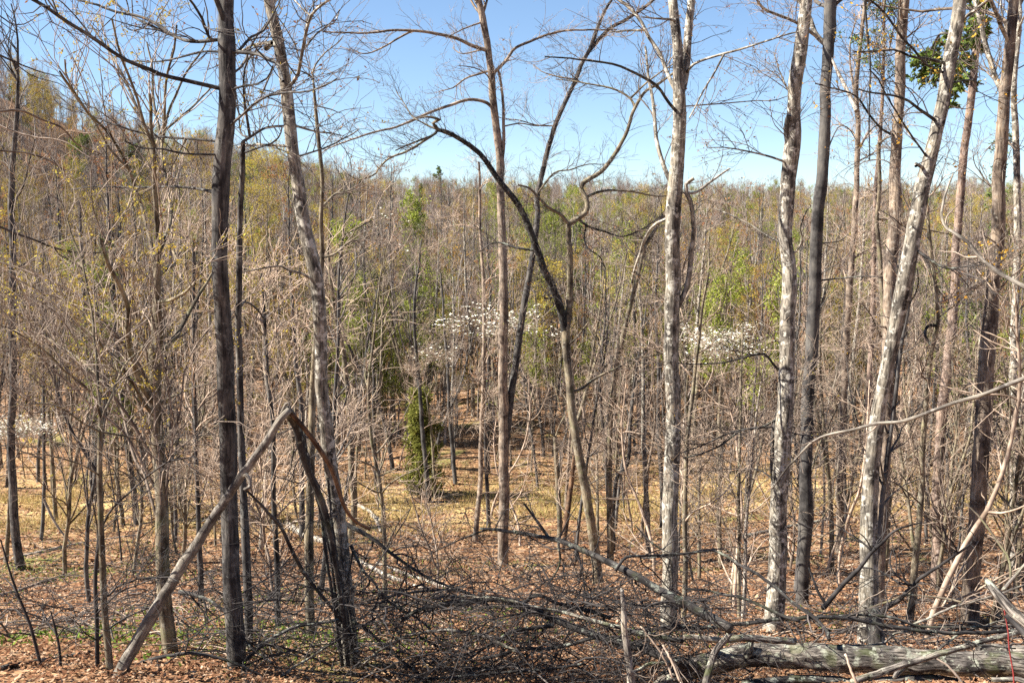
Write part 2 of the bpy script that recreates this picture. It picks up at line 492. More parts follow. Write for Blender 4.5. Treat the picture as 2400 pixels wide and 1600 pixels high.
def stack(lst, n):
    P = np.stack([resample(p, n) for p, _, _ in lst])
    R = np.stack([np.linspace(a, b, n) for _, a, b in lst])
    return P, R

def leaf_blades(mb, P, M_, rng, size=(0.03, 0.06), mi=0, spread=0.05, tipbias=True, aspect=0.55, upface=0.0, fold=0.15, droop=0.0):
    """M_ leaves on the shoots P"""
    B, n, _ = P.shape
    if B == 0:
        return
    par = rng.integers(0, B, M_)
    t = (1 - rng.random(M_) ** 1.6 * 0.9) if tipbias else rng.random(M_)
    f = t * (n - 1); i = np.minimum(f.astype(int), n - 2); f = (f - i)[:, None]
    pos = P[par, i] * (1 - f) + P[par, i + 1] * f + rng.normal(size=(M_, 3)) * spread
    u = unit(rng.normal(size=(M_, 3)) + np.array([0, 0, -droop]))
    if upface:
        u[:, 2] *= (1 - upface); u = unit(u)
    w = unit(np.cross(u, rng.normal(size=(M_, 3)) * (1 - upface) + np.array([0, 0, upface])))
    sz = rng.uniform(size[0], size[1], M_)[:, None]
    mb.blades(pos + u * sz, u * sz, w * sz * aspect, mi, fold=fold)

# coordinate helpers for positions read off the photograph (2400 x 1600)
def D(pts):                      # read at 2352 x 1568
    return [(p[0] * 1.0204, p[1] * 1.0204) + tuple(q * 1.0204 for q in p[2:3]) for p in pts]
_S = 800 / 2091.0
def C(k, pts):                   # read in one of the 800 x 600 windows
    x0, y0 = {'a': (0, 0), 'b': (800, 0), 'c': (1600, 0), 'd': (0, 500), 'e': (800, 500), 'f': (1600, 500), 'g': (0, 1000), 'h': (800, 1000), 'i': (1600, 1000)}[k]
    return [(x0 + p[0] * _S, y0 + p[1] * _S) for p in pts]

# ------------------------------------------------------------------ the ground
def build_ground():
    def axis(a, b, n, s):
        t = np.linspace(-1, 1, n)
        q = np.sinh(t * s) / math.sinh(s)
        return np.where(q < 0, -q * a, q * b)
    xs = axis(-1500, 1500, 250, 5.4)
    ys = np.concatenate([np.linspace(-300, -12, 16)[:-1], np.arange(-12, 60, 0.42), 60 + np.cumsum(0.42 * 1.03 ** np.arange(145))])
    X, Y = np.meshgrid(xs, ys, indexing='ij')
    Z = ground(X, Y) + 0.035 * vnoise(X / 0.5, Y / 0.5, seed=9)
    nx, ny = X.shape
    idx = np.arange(nx * ny).reshape(nx, ny)
    F = np.stack([idx[:-1, :-1], idx[1:, :-1], idx[1:, 1:], idx[:-1, 1:]], -1).reshape(-1, 4)
    me = bpy.data.meshes.new('ground')
    me.from_pydata([], [], []) if False else None
    V = np.stack([X, Y, Z], -1).reshape(-1, 3)
    me.vertices.add(len(V)); me.vertices.foreach_set('co', V.astype(np.float32).ravel())
    me.loops.add(F.size); me.loops.foreach_set('vertex_index', F.astype(np.int32).ravel())
    me.polygons.add(len(F)); me.polygons.foreach_set('loop_start', (np.arange(len(F)) * 4).astype(np.int32))
    me.polygons.foreach_set('use_smooth', np.ones(len(F), bool))
    st = straw(X, Y)
    a = me.attributes.new('straw', 'FLOAT', 'POINT'); a.data.foreach_set('value', st.astype(np.float32).ravel())
    me.materials.append(M['ground']); me.update(calc_edges=True)
    o = bpy.data.objects.new('ground', me); COL.objects.link(o)
    o['kind'] = 'structure'; o['label'] = 'leaf covered forest ground dropping into a valley and rising behind'
    return o

def straw(x, y):
    """dry grass along the valley bottom"""
    c = 37.5 + 3.0 * np.sin(x / 9.0) - 0.12 * x
    return np.exp(-((y - c) / 4.2) ** 2)

build_ground()

# ------------------------------------------------------------------ traced trees
class Pool:
    def __init__(s): s.p, s.r = np.zeros((0, 3)), np.zeros(0)
    def add(s, P, R): s.p = np.vstack([s.p, P]); s.r = np.concatenate([s.r, R])
    def near(s, u, v):
        uu, vv = px(s.p)
        i = int(np.argmin((uu - u) ** 2 + (vv - v) ** 2))
        return s.p[i], s.r[i], math.hypot(uu[i] - u, vv[i] - v)

def trace_trunk(pts, Yb, rng, lean=0.0, seg=0.12):
    """photo points with widths (top first, base last) -> centre line and radii, run on into the ground"""
    pts = sorted(pts, key=lambda p: p[1])
    P, R = [], []
    n = len(pts)
    ph = rng.uniform(0, 6.28)
    vb = pts[-1][1]
    for (u, v, w) in pts:
        h = (vb - v) / FPX * Yb
        Y = Yb + lean * h + 0.12 * math.sin(h * 0.9 + ph) * min(1, h / 2)
        P.append(at(u, v, Y)); R.append(metre(Y, w) / 2)
    b = P[-1].copy(); g = float(ground(b[0], b[1]))
    d = P[-1] - P[-2]
    steps = max(1, int(abs(b[2] - g) / 0.8))
    if b[2] > g:
        for j in range(steps):
            q = b + (np.array([0, 0, g]) - np.array([0, 0, b[2]])) * (j + 1) / steps
            P.append(q); R.append(R[-1] * (1.0 + 0.10 / steps))
    q = P[-1].copy(); q[2] = min(q[2], g) - 0.35
    P.append(q); R.append(R[-1] * 1.18)
    P, R = np.array(P), np.array(R)
    L = np.linalg.norm(np.diff(P, axis=0), axis=1).sum()
    m = int(max(12, L / seg))
    P, R = resample(P[::-1], m, R[::-1])       # base first
    return P, np.maximum(R, 0.004)

def extend_top(P, R, H, rng, wob=0.06, end=0.015):
    d = unit(P[-1] - P[-12])
    d = unit(d * np.array([0.6, 0.6, 1.0]))
    base = P[0][2]
    Q, S = [P[-1]], [R[-1]]
    need = max(0.0, base + H - P[-1][2])
    n = max(4, int(need / 0.25))
    for j in range(n):
        Q.append(Q[-1] + d * need / n)
        d = unit(d + rng.normal(size=3) * wob + np.array([0, 0, 0.05]))
        S.append(R[-1] + (end - R[-1]) * ((j + 1) / n) ** 0.9)
    return np.vstack([P, Q[1:]]), np.concatenate([R, S[1:]])

HEROES = {}
def hero(name, label, cat, pts, bark, twig, branches=(), H=None, Y=None, seed=1, lean=0.0, rough=0.10, k=16, d2=2.2, d3=4.0, d4=3.0,
         top_branches=14, leaf=None, leaves=0, leaf_size=(0.010, 0.022), group=None, up=0.25, l2=(0.5, 1.6), stubs=0, tiny=0.0022, shoots=None, bl=(1.5, 3.5)):
    rng = np.random.default_rng(seed)
    base = max(pts, key=lambda p: p[1])
    if Y is None:
        Y = on_ground(base[0], base[1])[1]
    P, R = trace_trunk(pts, Y, rng, lean)
    _L = np.arange(len(P)) * 0.12
    for _c in (0, 1):
        P[:, _c] += (0.022 * vnoise(_L * 0.9, _L * 0 + seed, seed=50 + _c) + 0.012 * vnoise(_L * 2.3, _L * 0 + seed, seed=60 + _c)) * min(1.0, R[0] / 0.08)
    n_vis = len(P)
    if H:
        P, R = extend_top(P, R, H, rng)
    root = empty(name, (P[0][0], P[0][1], float(ground(P[0][0], P[0][1]))), label, cat, group)
    HEROES[name + str(seed)] = (P, R, Y)
    mb = MB(); mb.tubes(P, R, k, rough=rough, seed=seed); mb.build('trunk', bark, root)
    pool = Pool(); pool.add(P, R)
    main, top = [], []
    for br in branches:
        bp, w0, w1, dY = br[:4]
        p0, r0, dist = pool.near(*bp[0][:2])
        Y0 = p0[1]
        n = len(bp)
        Q = [p0 if dist < 60 else at(bp[0][0], bp[0][1], Y0)]
        for j in range(1, n):
            Q.append(at(bp[j][0], bp[j][1], Y0 + dY * j / (n - 1)))
        m = max(10, int(np.linalg.norm(np.diff(np.array(Q), axis=0), axis=1).sum() / 0.12))
        Q = resample(np.array(Q), m)
        Q = Q + np.cumsum(rng.normal(size=Q.shape) * 0.006, axis=0) * np.linspace(0, 1, m)[:, None]
        S = np.linspace(metre(Y0, w0), metre(Y0, w1), m) / 2
        if w1 < 4: S = np.maximum(S, 0.003)
        b = MB(); b.tubes(Q, S, 8 if w0 > 8 else 6, rough=0.05, seed=seed + 5)
        b.build('branch', br[4] if len(br) > 4 else bark, root)
        pool.add(Q, S)
        main.append((Q, S[0], S[-1]))
    n_traced = len(main)
    if H and top_branches:
        tp, tr = P[None, max(0, n_vis - 5):], R[None, max(0, n_vis - 5):]
        Q, S = sprout(tp, tr, top_branches, rng, 0.0, 0.95, bl, (35, 65), up=0.3, curve=0.04, wob=0.12, n=14, r0=0.03, r1=0.006, rel=0.5)
        for j in range(len(Q)):
            b = MB(); b.tubes(Q[j], S[j], 6); b.build('branch', bark, root)
            top.append((Q[j], S[j][0], S[j][-1]))
    if shoots:          # extra free limbs along the visible trunk: (count, t0, t1, (length), (angle), up)
        cnt, t0, t1, ln, an, up_ = shoots
        Q, S = sprout(P[None, :n_vis], R[None, :n_vis], cnt, rng, t0, t1, ln, an, up=up_, curve=0.02, wob=0.13, n=14, r0=0.016, r1=0.004, rel=0.45)
        for j in range(len(Q)):
            b = MB(); b.tubes(Q[j], S[j], 5); b.build('branch', twig, root)
            main.append((Q[j], S[j][0], S[j][-1]))
    tw = MB()
    if top:             # the crown above the picture: limbs and their main twigs
        A, AR = stack(top, 14)
        PT, RT = sprout(A, AR, int(np.linalg.norm(np.diff(A, axis=1), axis=2).sum() * 1.6), rng, 0.12, 1.0, l2, (30, 65), up=up, wob=0.16, n=6, r0=0.008, r1=0.003, rel=0.6)
        tw.tubes(PT, RT, 3)
        if not main:
            main = top[:2]
    if main:
        A, AR = stack(main, 14)
        Lm = np.linalg.norm(np.diff(A, axis=1), axis=2).sum()
        P2, R2 = sprout(A, AR, int(Lm * d2 * 2.1), rng, 0.12, 1.0, l2, (30, 65), up=up, curve=0.02, wob=0.16, n=8, r0=0.0085, r1=0.0028, rel=0.6)
        tw.tubes(P2, R2, 3)
        L2 = np.linalg.norm(np.diff(P2, axis=1), axis=2).sum()
        P3, R3 = sprout(P2, R2, int(L2 * d3 * 1.3), rng, 0.1, 1.0, (0.2, 0.8), (30, 65), up=up * 0.6, wob=0.22, n=5, r0=0.004, r1=tiny, rel=0.7)
        tw.tubes(P3, R3, 3)
        P4, R4 = sprout(P3, R3, int(np.linalg.norm(np.diff(P3, axis=1), axis=2).sum() * d4 * 1.15), rng, 0.1, 1.0, (0.08, 0.3), (30, 60), up=0.15, wob=0.25, n=3, r0=0.003, r1=tiny * 0.85, rel=0.8)
        tw.tubes(P4, R4, 3)
        tw.build('twigs', twig, root, 'stuff')
        if leaf:
            lm = MB()
            leaf_blades(lm, P4, leaves, rng, leaf_size, spread=0.01)
            lm.build('leaves', leaf, root, 'stuff', smooth=False)
    return root

TALL = 'tall trees on the near slope'

# the tall dark trunk
hero('dark_trunked_tree', 'tall dark grey trunk with long drooping limbs, between the fan-shaped tree and leaning pale tree', 'tree',
     D([(519, 0, 35.1), (520, 60, 34.2), (521, 105, 39.9), (520, 200, 38.0), (517, 290, 39.9), (510, 350, 39.9), (507, 430, 39.9), (511, 520, 36.1), (513, 640, 36.1), (518, 800, 38.9), (521, 930, 39.9), (524, 1050, 39.9), (530, 1200, 39.9), (537, 1330, 40.9), (542, 1440, 43.7), (545, 1540, 47.5)]),
     'bark_dark', 'twig_dark', [
         (C('a', [(1340, 540), (1150, 495), (1000, 460), (900, 420), (780, 375), (650, 290), (520, 200), (380, 120), (280, 45), (200, 0), (90, -70)]), 10, 7, -1.6),
         (C('a', [(1335, 275), (1180, 255), (1050, 215), (900, 150), (800, 95), (690, 0), (600, -80)]), 9, 5, 1.5),
         (C('a', [(1330, 290), (1290, 240), (1270, 180), (1240, 90), (1190, 0)]), 7, 5, -1),
         (C('a', [(1320, 325), (1250, 320), (1130, 350), (1020, 385), (900, 400), (740, 395)]), 6, 3, 1.2),
         (C('a', [(1080, 105), (900, 115), (740, 80), (600, 40), (440, 0), (350, -40)]), 8, 5, 0.8),
         (C('a', [(1445, 310), (1560, 330), (1640, 365), (1690, 390), (1705, 440), (1720, 500)]), 9, 6, -0.8),
         (C('a', [(1440, 270), (1540, 225), (1600, 200), (1640, 150), (1690, 60), (1720, 0)]), 7, 4, 0.8),
         (C('a', [(1445, 500), (1490, 400), (1530, 300), (1600, 190), (1650, 130)]), 6, 3, 0.6),
         (C('a', [(1440, 535), (1510, 525), (1580, 510), (1650, 470), (1690, 400)]), 6, 3, -0.6),
         (C('a', [(1445, 760), (1500, 690), (1560, 630), (1640, 580), (1760, 550), (1880, 530), (1960, 490), (2040, 440)]), 6, 3, -1.5),
         (C('a', [(1310, 880), (1150, 850), (1000, 840), (850, 810), (700, 760), (560, 700), (430, 640), (330, 560)]), 7, 3, 1.0),
         (C('a', [(1300, 960), (1150, 940), (1000, 910), (880, 900), (760, 840)]), 6, 3, -1.0),
         (C('a', [(1310, 1190), (1200, 1155), (1050, 1150), (850, 1160), (600, 1150), (450, 1170)]), 8, 3, 1.2),
     ], H=15, seed=11, d2=1.6, d3=3.0, d4=2.5, leaf='leaf_red', leaves=150, l2=(0.4, 1.3))

# the leaning pale trunk
hero('leaning_pale_tree', 'pale lichen-patched trunk leaning left, its foot wrapped in dark vines behind the broken pole', 'tree',
     D([(618, -10, 22.4), (628, 40, 23.2), (640, 95, 24.9), (650, 160, 25.7), (657, 220, 27.4), (668, 330, 28.2), (690, 450, 29.9), (712, 560, 31.5), (730, 640, 31.5), (738, 760, 29.9), (742, 880, 29.9), (752, 1000, 31.5), (765, 1100, 33.2), (780, 1250, 36.5), (795, 1400, 39.8), (806, 1530, 44.8)]),
     'bark_pale', 'twig_dark', [
         (C('a', [(1780, 510), (1815, 480), (1835, 410), (1860, 280), (1890, 150), (1915, 95), (1990, 40), (2050, 0)]), 9, 5, -0.8),
         (C('a', [(1915, 95), (1840, 50), (1790, 0)]), 5, 3, 0.4),
         (C('a', [(1870, 280), (1950, 200), (2050, 140), (2090, 60)]), 5, 3, 0.6),
         (C('a', [(1660, 270), (1560, 270), (1500, 300), (1440, 310)]), 8, 4, 0.8),
         (C('a', [(1650, 310), (1630, 300), (1640, 270), (1665, 262)]), 14, 8, -0.3),
         (C('a', [(1745, 900), (1640, 885), (1540, 880), (1440, 895)]), 8, 5, 0.5),
         (C('a', [(1810, 790), (1900, 800), (2000, 815), (2090, 830)]), 6, 3, 0.8),
         (C('a', [(1940, 960), (2010, 900), (2091, 860), (2200, 800)]), 5, 3, 0.8),
         (C('d', [(1905, 410), (1840, 365), (1780, 360), (1720, 330), (1620, 345), (1500, 370)]), 7, 3, -0.6),
     ], H=14, seed=12, d2=2.2, d3=3.5, d4=3, leaf='leaf_red', leaves=200)

# thin dark stem right behind the dark trunk
hero('forked_sapling_tree', 'thin dark tree rising just behind the tall dark trunk, forked at the skyline', 'tree',
     D([(556, 325, 10), (553, 400, 12), (549, 520, 13), (546, 620, 14), (545, 720, 15), (553, 850, 15), (555, 1000, 16), (560, 1150, 18), (568, 1300, 20), (575, 1500, 22)]),
     'bark_dark', 'twig_grey', [
         (C('a', [(1530, 850), (1600, 800), (1640, 785), (1730, 780), (1800, 790)]), 7, 3, 0.8),
         (C('a', [(1530, 860), (1510, 700), (1495, 560), (1500, 420), (1530, 360), (1600, 300)]), 7, 3, -0.6),
         (C('a', [(1525, 860), (1480, 820), (1470, 700), (1465, 560)]), 5, 3, 0.5),
         (C('d', [(1440, 560), (1500, 540), (1570, 580), (1610, 640), (1640, 600)]), 6, 3, 0.8),
         (C('a', [(1490, 960), (1600, 900), (1700, 860), (1730, 790)]), 5, 3, -0.8),
     ], H=None, seed=13, d2=3.5, d3=4, d4=3, leaf='leaf_yellow', leaves=200)

# thin tree between leaning pale one and the mid forest
hero('slim_pale_tree', 'slim tree with zigzag pale top just right of the leaning pale trunk', 'tree',
     [(742, 170, 4), (738, 230, 6)] + C('a', [(1910, 520), (1930, 700), (1960, 1000), (1980, 1240), (1985, 1450)]) and
     [(733, 199, 6), (738, 268, 8), (744, 330, 9), (750, 383, 9), (757, 474, 10), (755, 600, 11), (747, 700, 12), (737, 800, 14), (733, 950, 16), (730, 1100, 18), (728, 1300, 22), (727, 1500, 24)],
     'bark_tan', 'twig_grey', [
         (C('a', [(1910, 510), (1920, 420), (1980, 320), (2050, 260), (2091, 200)]), 5, 2, 0.8),
         (C('a', [(1910, 500), (1870, 450), (1790, 430)]), 5, 2, -0.8),
         (C('a', [(1930, 660), (2000, 665), (2091, 700)]), 4, 2, 0.6),
         (C('a', [(1985, 1250), (2040, 1200), (2091, 1175), (2200, 1150)]), 7, 3, 1.0),
         (C('d', [(1985, 290), (2050, 250), (2120, 190), (2230, 140)]), 6, 3, 0.7),
     ], H=None, seed=14, d2=3.5, d3=4, d4=3, leaf='leaf_red', leaves=150)

# many-stemmed fan tree with yellow leaves
hero('fan_shaped_tree', 'many-stemmed tree fanning upward with yellow young leaves, left of the tall dark trunk', 'tree',
     D([(362, 790, 24), (363, 830, 30), (362, 870, 24), (360, 930, 26), (358, 980, 30), (362, 1060, 30), (368, 1150, 30), (374, 1300, 32), (384, 1420, 34), (392, 1505, 38)]),
     'bark_tan', 'twig_grey', [
         (C('d', [(940, 1150), (900, 1100), (850, 1020), (820, 920), (790, 830), (780, 700), (785, 600), (760, 500), (700, 380), (660, 300), (630, 160)]), 17.5, 7.8, -1.0),
         (C('d', [(985, 900), (950, 780), (940, 650), (945, 500), (940, 380), (930, 250), (900, 100), (850, -60)]), 17.5, 7.8, 0.8),
         (C('d', [(990, 880), (985, 750), (965, 640), (970, 560), (960, 400), (965, 200), (950, 0), (935, -200), (940, -380), (920, -500), (910, -720)]), 18.8, 6.5, -0.6),
         (C('d', [(1000, 880), (1060, 770), (1110, 680), (1170, 560), (1250, 420), (1310, 320)]), 15.0, 5.2, 1.2),
         (C('d', [(975, 560), (1060, 520), (1140, 460), (1200, 400)]), 10.0, 3.9, -1.2),
         (C('d', [(960, 410), (1020, 340), (1080, 300), (1045, 200), (1040, 60)]), 11.2, 5.2, 0.6),
         (C('d', [(965, 210), (1010, 150), (1040, 60), (1045, -60), (1020, -200), (1000, -400), (1015, -560)]), 12.5, 5.2, 1.0),
         (C('d', [(925, 890), (860, 810), (780, 730), (720, 640), (660, 520), (560, 390), (470, 290)]), 10.0, 3.9, 0.9),
         (C('d', [(945, 1230), (880, 1160), (830, 1060), (780, 1000), (740, 900), (640, 820), (570, 700)]), 11.2, 3.9, -1.1),
         (C('d', [(980, 1190), (1060, 1120), (1150, 1080), (1260, 1060)]), 7.5, 3.9, 1.0),
         (C('a', [(930, 960), (900, 820), (850, 700), (790, 560), (720, 420), (640, 300), (560, 180)]), 8.8, 3.9, 0.8),
         (C('a', [(935, 900), (880, 760), (830, 600), (760, 420), (700, 260), (660, 120)]), 7.5, 3.9, -0.9),
         (C('a', [(985, 900), (970, 760), (940, 600), (930, 420), (900, 250)]), 7.5, 3.9, 0.6),
         (C('a', [(1005, 860), (1030, 700), (1090, 560), (1150, 430), (1230, 320), (1290, 210)]), 7.5, 3.9, 0.4),
         (C('a', [(1000, 800), (1010, 620), (1020, 470), (1060, 300), (1070, 140)]), 7.5, 3.9, -0.5),
         (C('a', [(1080, 780), (1140, 690), (1210, 620), (1290, 520)]), 6.2, 3.9, 0.8),
         (C('a', [(850, 1150), (760, 980), (650, 820), (520, 690), (420, 560), (330, 450)]), 7.5, 3.9, -1.4),
         (C('a', [(780, 1060), (660, 900), (600, 780), (500, 640), (400, 470), (380, 360)]), 6.2, 3.9, -0.4),
     ], H=None, seed=15, d2=1.5, d3=2.4, d4=2.2, leaf='leaf_yellow', leaves=4200, leaf_size=(0.008, 0.019), up=0.75, l2=(0.6, 2.4), shoots=(10, 0.45, 1.0, (2.5, 4.5), (12, 45), 0.6))

# slim tree forking three ways
hero('three_way_forked_tree', 'slim tan tree splitting three ways, left of the fan-shaped tree', 'tree',
     D([(235, 958, 11), (232, 1040, 12), (231, 1130, 13), (234, 1250, 14), (240, 1380, 15), (252, 1545, 17)]),
     'bark_tan', 'twig_grey', [
         (C('d', [(615, 1210), (600, 1080), (590, 900), (570, 760), (560, 620), (530, 480), (500, 300), (440, 170), (380, 0), (330, -160)]), 8, 3, 0.8),
         (C('d', [(610, 1220), (570, 1110), (480, 1030), (380, 960), (270, 850), (120, 760), (-20, 700)]), 7, 3, -1.0),
         (C('d', [(630, 1220), (690, 1110), (740, 990), (800, 900), (880, 840), (960, 760)]), 7, 3, 0.6),
         (C('d', [(740, 960), (680, 860), (600, 760), (540, 700)]), 5, 2, 0.6),
         (C('d', [(590, 980), (500, 900), (400, 830), (290, 760), (180, 740), (60, 760)]), 5, 2, 1.0),
         (C('d', [(600, 1350), (520, 1290), (420, 1230), (320, 1180), (220, 1180), (60, 1200)]), 6, 2, -1.0),
         (C('d', [(635, 1330), (760, 1360), (860, 1390), (980, 1420)]), 5, 2, 0.8),
         (C('g', [(600, 310), (520, 240), (420, 200), (300, 175), (160, 160)]), 5, 2, -1.0),
     ], H=None, seed=16, d2=4.0, d3=4.5, d4=3, up=0.1, l2=(0.5, 1.6))

# tree at left edge
hero('left_edge_tree', 'grey trunk with dark base at the left edge beside the white dogwood spray', 'tree',
     D([(40, 150, 6), (38, 260, 9), (30, 380, 12), (28, 480, 14), (27, 600, 15), (26, 700, 16), (30, 800, 16), (31, 900, 17), (25, 1000, 17), (28, 1100, 18), (34, 1220, 20), (48, 1310, 22)]),
     'bark_dark', 'twig_grey', [
         (C('d', [(90, 340), (150, 310), (200, 290), (260, 240)]), 6, 3, 0.8),
         (C('a', [(65, 1100), (40, 950), (0, 850)]), 5, 3, 0.5),
         (C('a', [(75, 1250), (140, 1150), (180, 980), (210, 850)]), 5, 3, -0.6),
         (C('a', [(70, 900), (110, 760), (120, 620), (170, 500)]), 5, 2, 0.6),
     ], H=15, seed=17, d2=4, d3=4, d4=3, shoots=(14, 0.3, 0.95, (1, 3), (40, 75), 0.2))

# twin trunks in the middle
TW = D([(1098, -5, 13), (1108, 50, 15), (1122, 130, 15), (1130, 200, 16), (1140, 280, 17), (1147, 370, 18), (1150, 460, 18), (1153, 560, 19), (1157, 660, 20), (1158, 740, 21), (1155, 850, 22), (1156, 950, 23), (1158, 1080, 24), (1156, 1200, 25), (1156, 1300, 27)])
hero('twin_stem_tree', 'straight grey trunk in the middle, sharing its foot with a leaning stem', 'tree',
     TW, 'bark_brown', 'twig_grey', [
         (C('b', [(890, 325), (800, 280), (700, 235), (560, 205), (420, 190), (300, 190), (180, 205), (0, 200), (-120, 190)]), 9, 3, -1.0),
         (C('b', [(430, 200), (340, 240), (240, 300), (150, 330), (60, 310), (0, 290)]), 5, 2, 0.5),
         (C('b', [(930, 660), (880, 625), (780, 610), (680, 640), (560, 680), (450, 725), (330, 770), (200, 795), (0, 860), (-100, 900)]), 8, 3, -0.8),
         (C('b', [(910, 440), (850, 450), (760, 480), (680, 540), (600, 560)]), 6, 2, 0.7),
         (C('b', [(905, 400), (880, 310), (740, 335), (680, 300)]), 5, 2, 0.7),
         (C('b', [(945, 450), (1010, 370), (1060, 300), (1150, 260), (1280, 210), (1400, 190), (1550, 185), (1680, 185)]), 8, 3, 1.0),
         (C('b', [(850, 150), (780, 165), (720, 190), (640, 230)]), 5, 2, -0.6),
         (C('b', [(990, 1050), (992, 900), (990, 750), (985, 600), (965, 470), (950, 430)]), 9, 5, -0.3),
         (C('b', [(960, 640), (930, 560), (900, 470), (830, 420), (720, 400)]), 4, 2, -0.9),
         (C('b', [(1000, 760), (1100, 755), (1200, 768), (1290, 740)]), 4, 2, 0.4),
         # the leaning stem of the pair
         (D([(1160, 1060), (1172, 920), (1185, 830), (1200, 720), (1220, 600), (1232, 500)]) + C('b', [(1190, 1220), (1220, 1080), (1250, 950), (1300, 780), (1360, 640), (1430, 490), (1480, 370), (1540, 290), (1620, 200), (1720, 140), (1860, 50), (1960, -40)]), 19, 7, 1.2, 'bark_dark'),
         (C('b', [(1530, 300), (1570, 170), (1620, 60), (1660, 0), (1700, -60)]), 10, 5, 0.3, 'bark_dark'),
         (C('b', [(1420, 490), (1330, 470), (1240, 440), (1180, 400)]), 5, 2, 0.5),
         (C('b', [(1300, 760), (1200, 768), (1090, 740), (1000, 730)]), 4, 2, -0.4),
     ], H=16, seed=21, d2=2.6, d3=4.5, d4=3.5, leaf='leaf_red', leaves=400, leaf_size=(0.010, 0.022), l2=(0.5, 1.6))

# forked tree in front of them
hero('wide_forked_tree', 'grey tree forking wide low down, its dark left limb arching over the middle', 'tree',
     D([(1308, 515, 12), (1310, 600, 14), (1308, 690, 15), (1300, 760, 20), (1302, 830, 18), (1310, 910, 19), (1322, 1000, 20), (1338, 1080, 21), (1352, 1160, 22), (1364, 1240, 23), (1374, 1340, 25)]),
     'bark_tan', 'twig_dark', [
         (D([(1302, 760), (1285, 700), (1265, 650), (1250, 620), (1232, 570), (1215, 520), (1190, 470), (1150, 420), (1100, 355), (1060, 325), (1030, 308), (1005, 302)]), 20, 9, -1.2, 'bark_wet'),
         (C('b', [(600, 820), (580, 780), (560, 750), (600, 735), (540, 720), (470, 725)]), 10, 3, -0.2),
         (C('b', [(600, 825), (560, 830), (480, 860), (400, 895), (340, 925)]), 7, 3, -0.6, 'bark_wet'),
         (C('b', [(540, 840), (400, 930), (300, 970), (230, 1040), (200, 1080), (60, 1130), (0, 1175)]), 6, 3, -0.8),
         (C('b', [(860, 990), (820, 920), (770, 880), (750, 850)]), 7, 4, 0.4),
         (C('b', [(700, 880), (600, 800), (450, 720), (400, 650), (340, 560)]), 5, 2, 0.7),
         (C('b', [(1410, 1370), (1460, 1330), (1505, 1290), (1500, 1220), (1470, 1150), (1500, 1110), (1600, 1050), (1680, 950), (1750, 830), (1790, 720), (1820, 660), (1870, 580), (1950, 530), (2050, 460), (2150, 400)]), 13, 5, 0.8),
         (C('b', [(1820, 660), (1760, 595), (1650, 540), (1500, 510), (1420, 490), (1300, 480)]), 6, 2, 0.6),
         (C('b', [(1760, 595), (1880, 500), (2000, 420), (2091, 360)]), 5, 2, -0.6),
         (C('b', [(1500, 1200), (1600, 1170), (1750, 1170), (1900, 1195), (1990, 1200)]), 7, 4, 0.7),
         (C('b', [(1400, 1370), (1340, 1310), (1270, 1270), (1210, 1210), (1150, 1150), (1080, 1130)]), 9, 4, -0.6),
         (C('b', [(1240, 1140), (1300, 1060), (1400, 1040), (1500, 1010), (1600, 1010)]), 5, 2, 0.7),
         (C('b', [(1470, 1350), (1520, 1390), (1620, 1420), (1720, 1450), (1850, 1400), (1970, 1310)]), 6, 3, 0.5, 'bark_wet'),
         (C('b', [(1480, 1380), (1490, 1480), (1520, 1530), (1580, 1570), (1620, 1650)]), 5, 2, -0.5, 'bark_wet'),
         (C('e', [(1160, 250), (1080, 210), (990, 180), (920, 180), (850, 230)]), 8, 3, 0.6, 'bark_wet'),
         (C('e', [(1430, 1110), (1480, 1070), (1560, 1010), (1680, 950), (1770, 900), (1880, 870), (1990, 850)]), 7, 3, 0.8),
         (C('e', [(1400, 820), (1440, 760), (1500, 680), (1560, 600)]), 5, 2, -0.5),
         (C('e', [(1280, 540), (1240, 520), (1250, 490), (1280, 540)]), 6, 4, -0.1),
     ], H=None, seed=22, d2=3.2, d3=4.5, d4=3.2, leaf='leaf_red', leaves=500, leaf_size=(0.010, 0.022), l2=(0.5, 1.7))

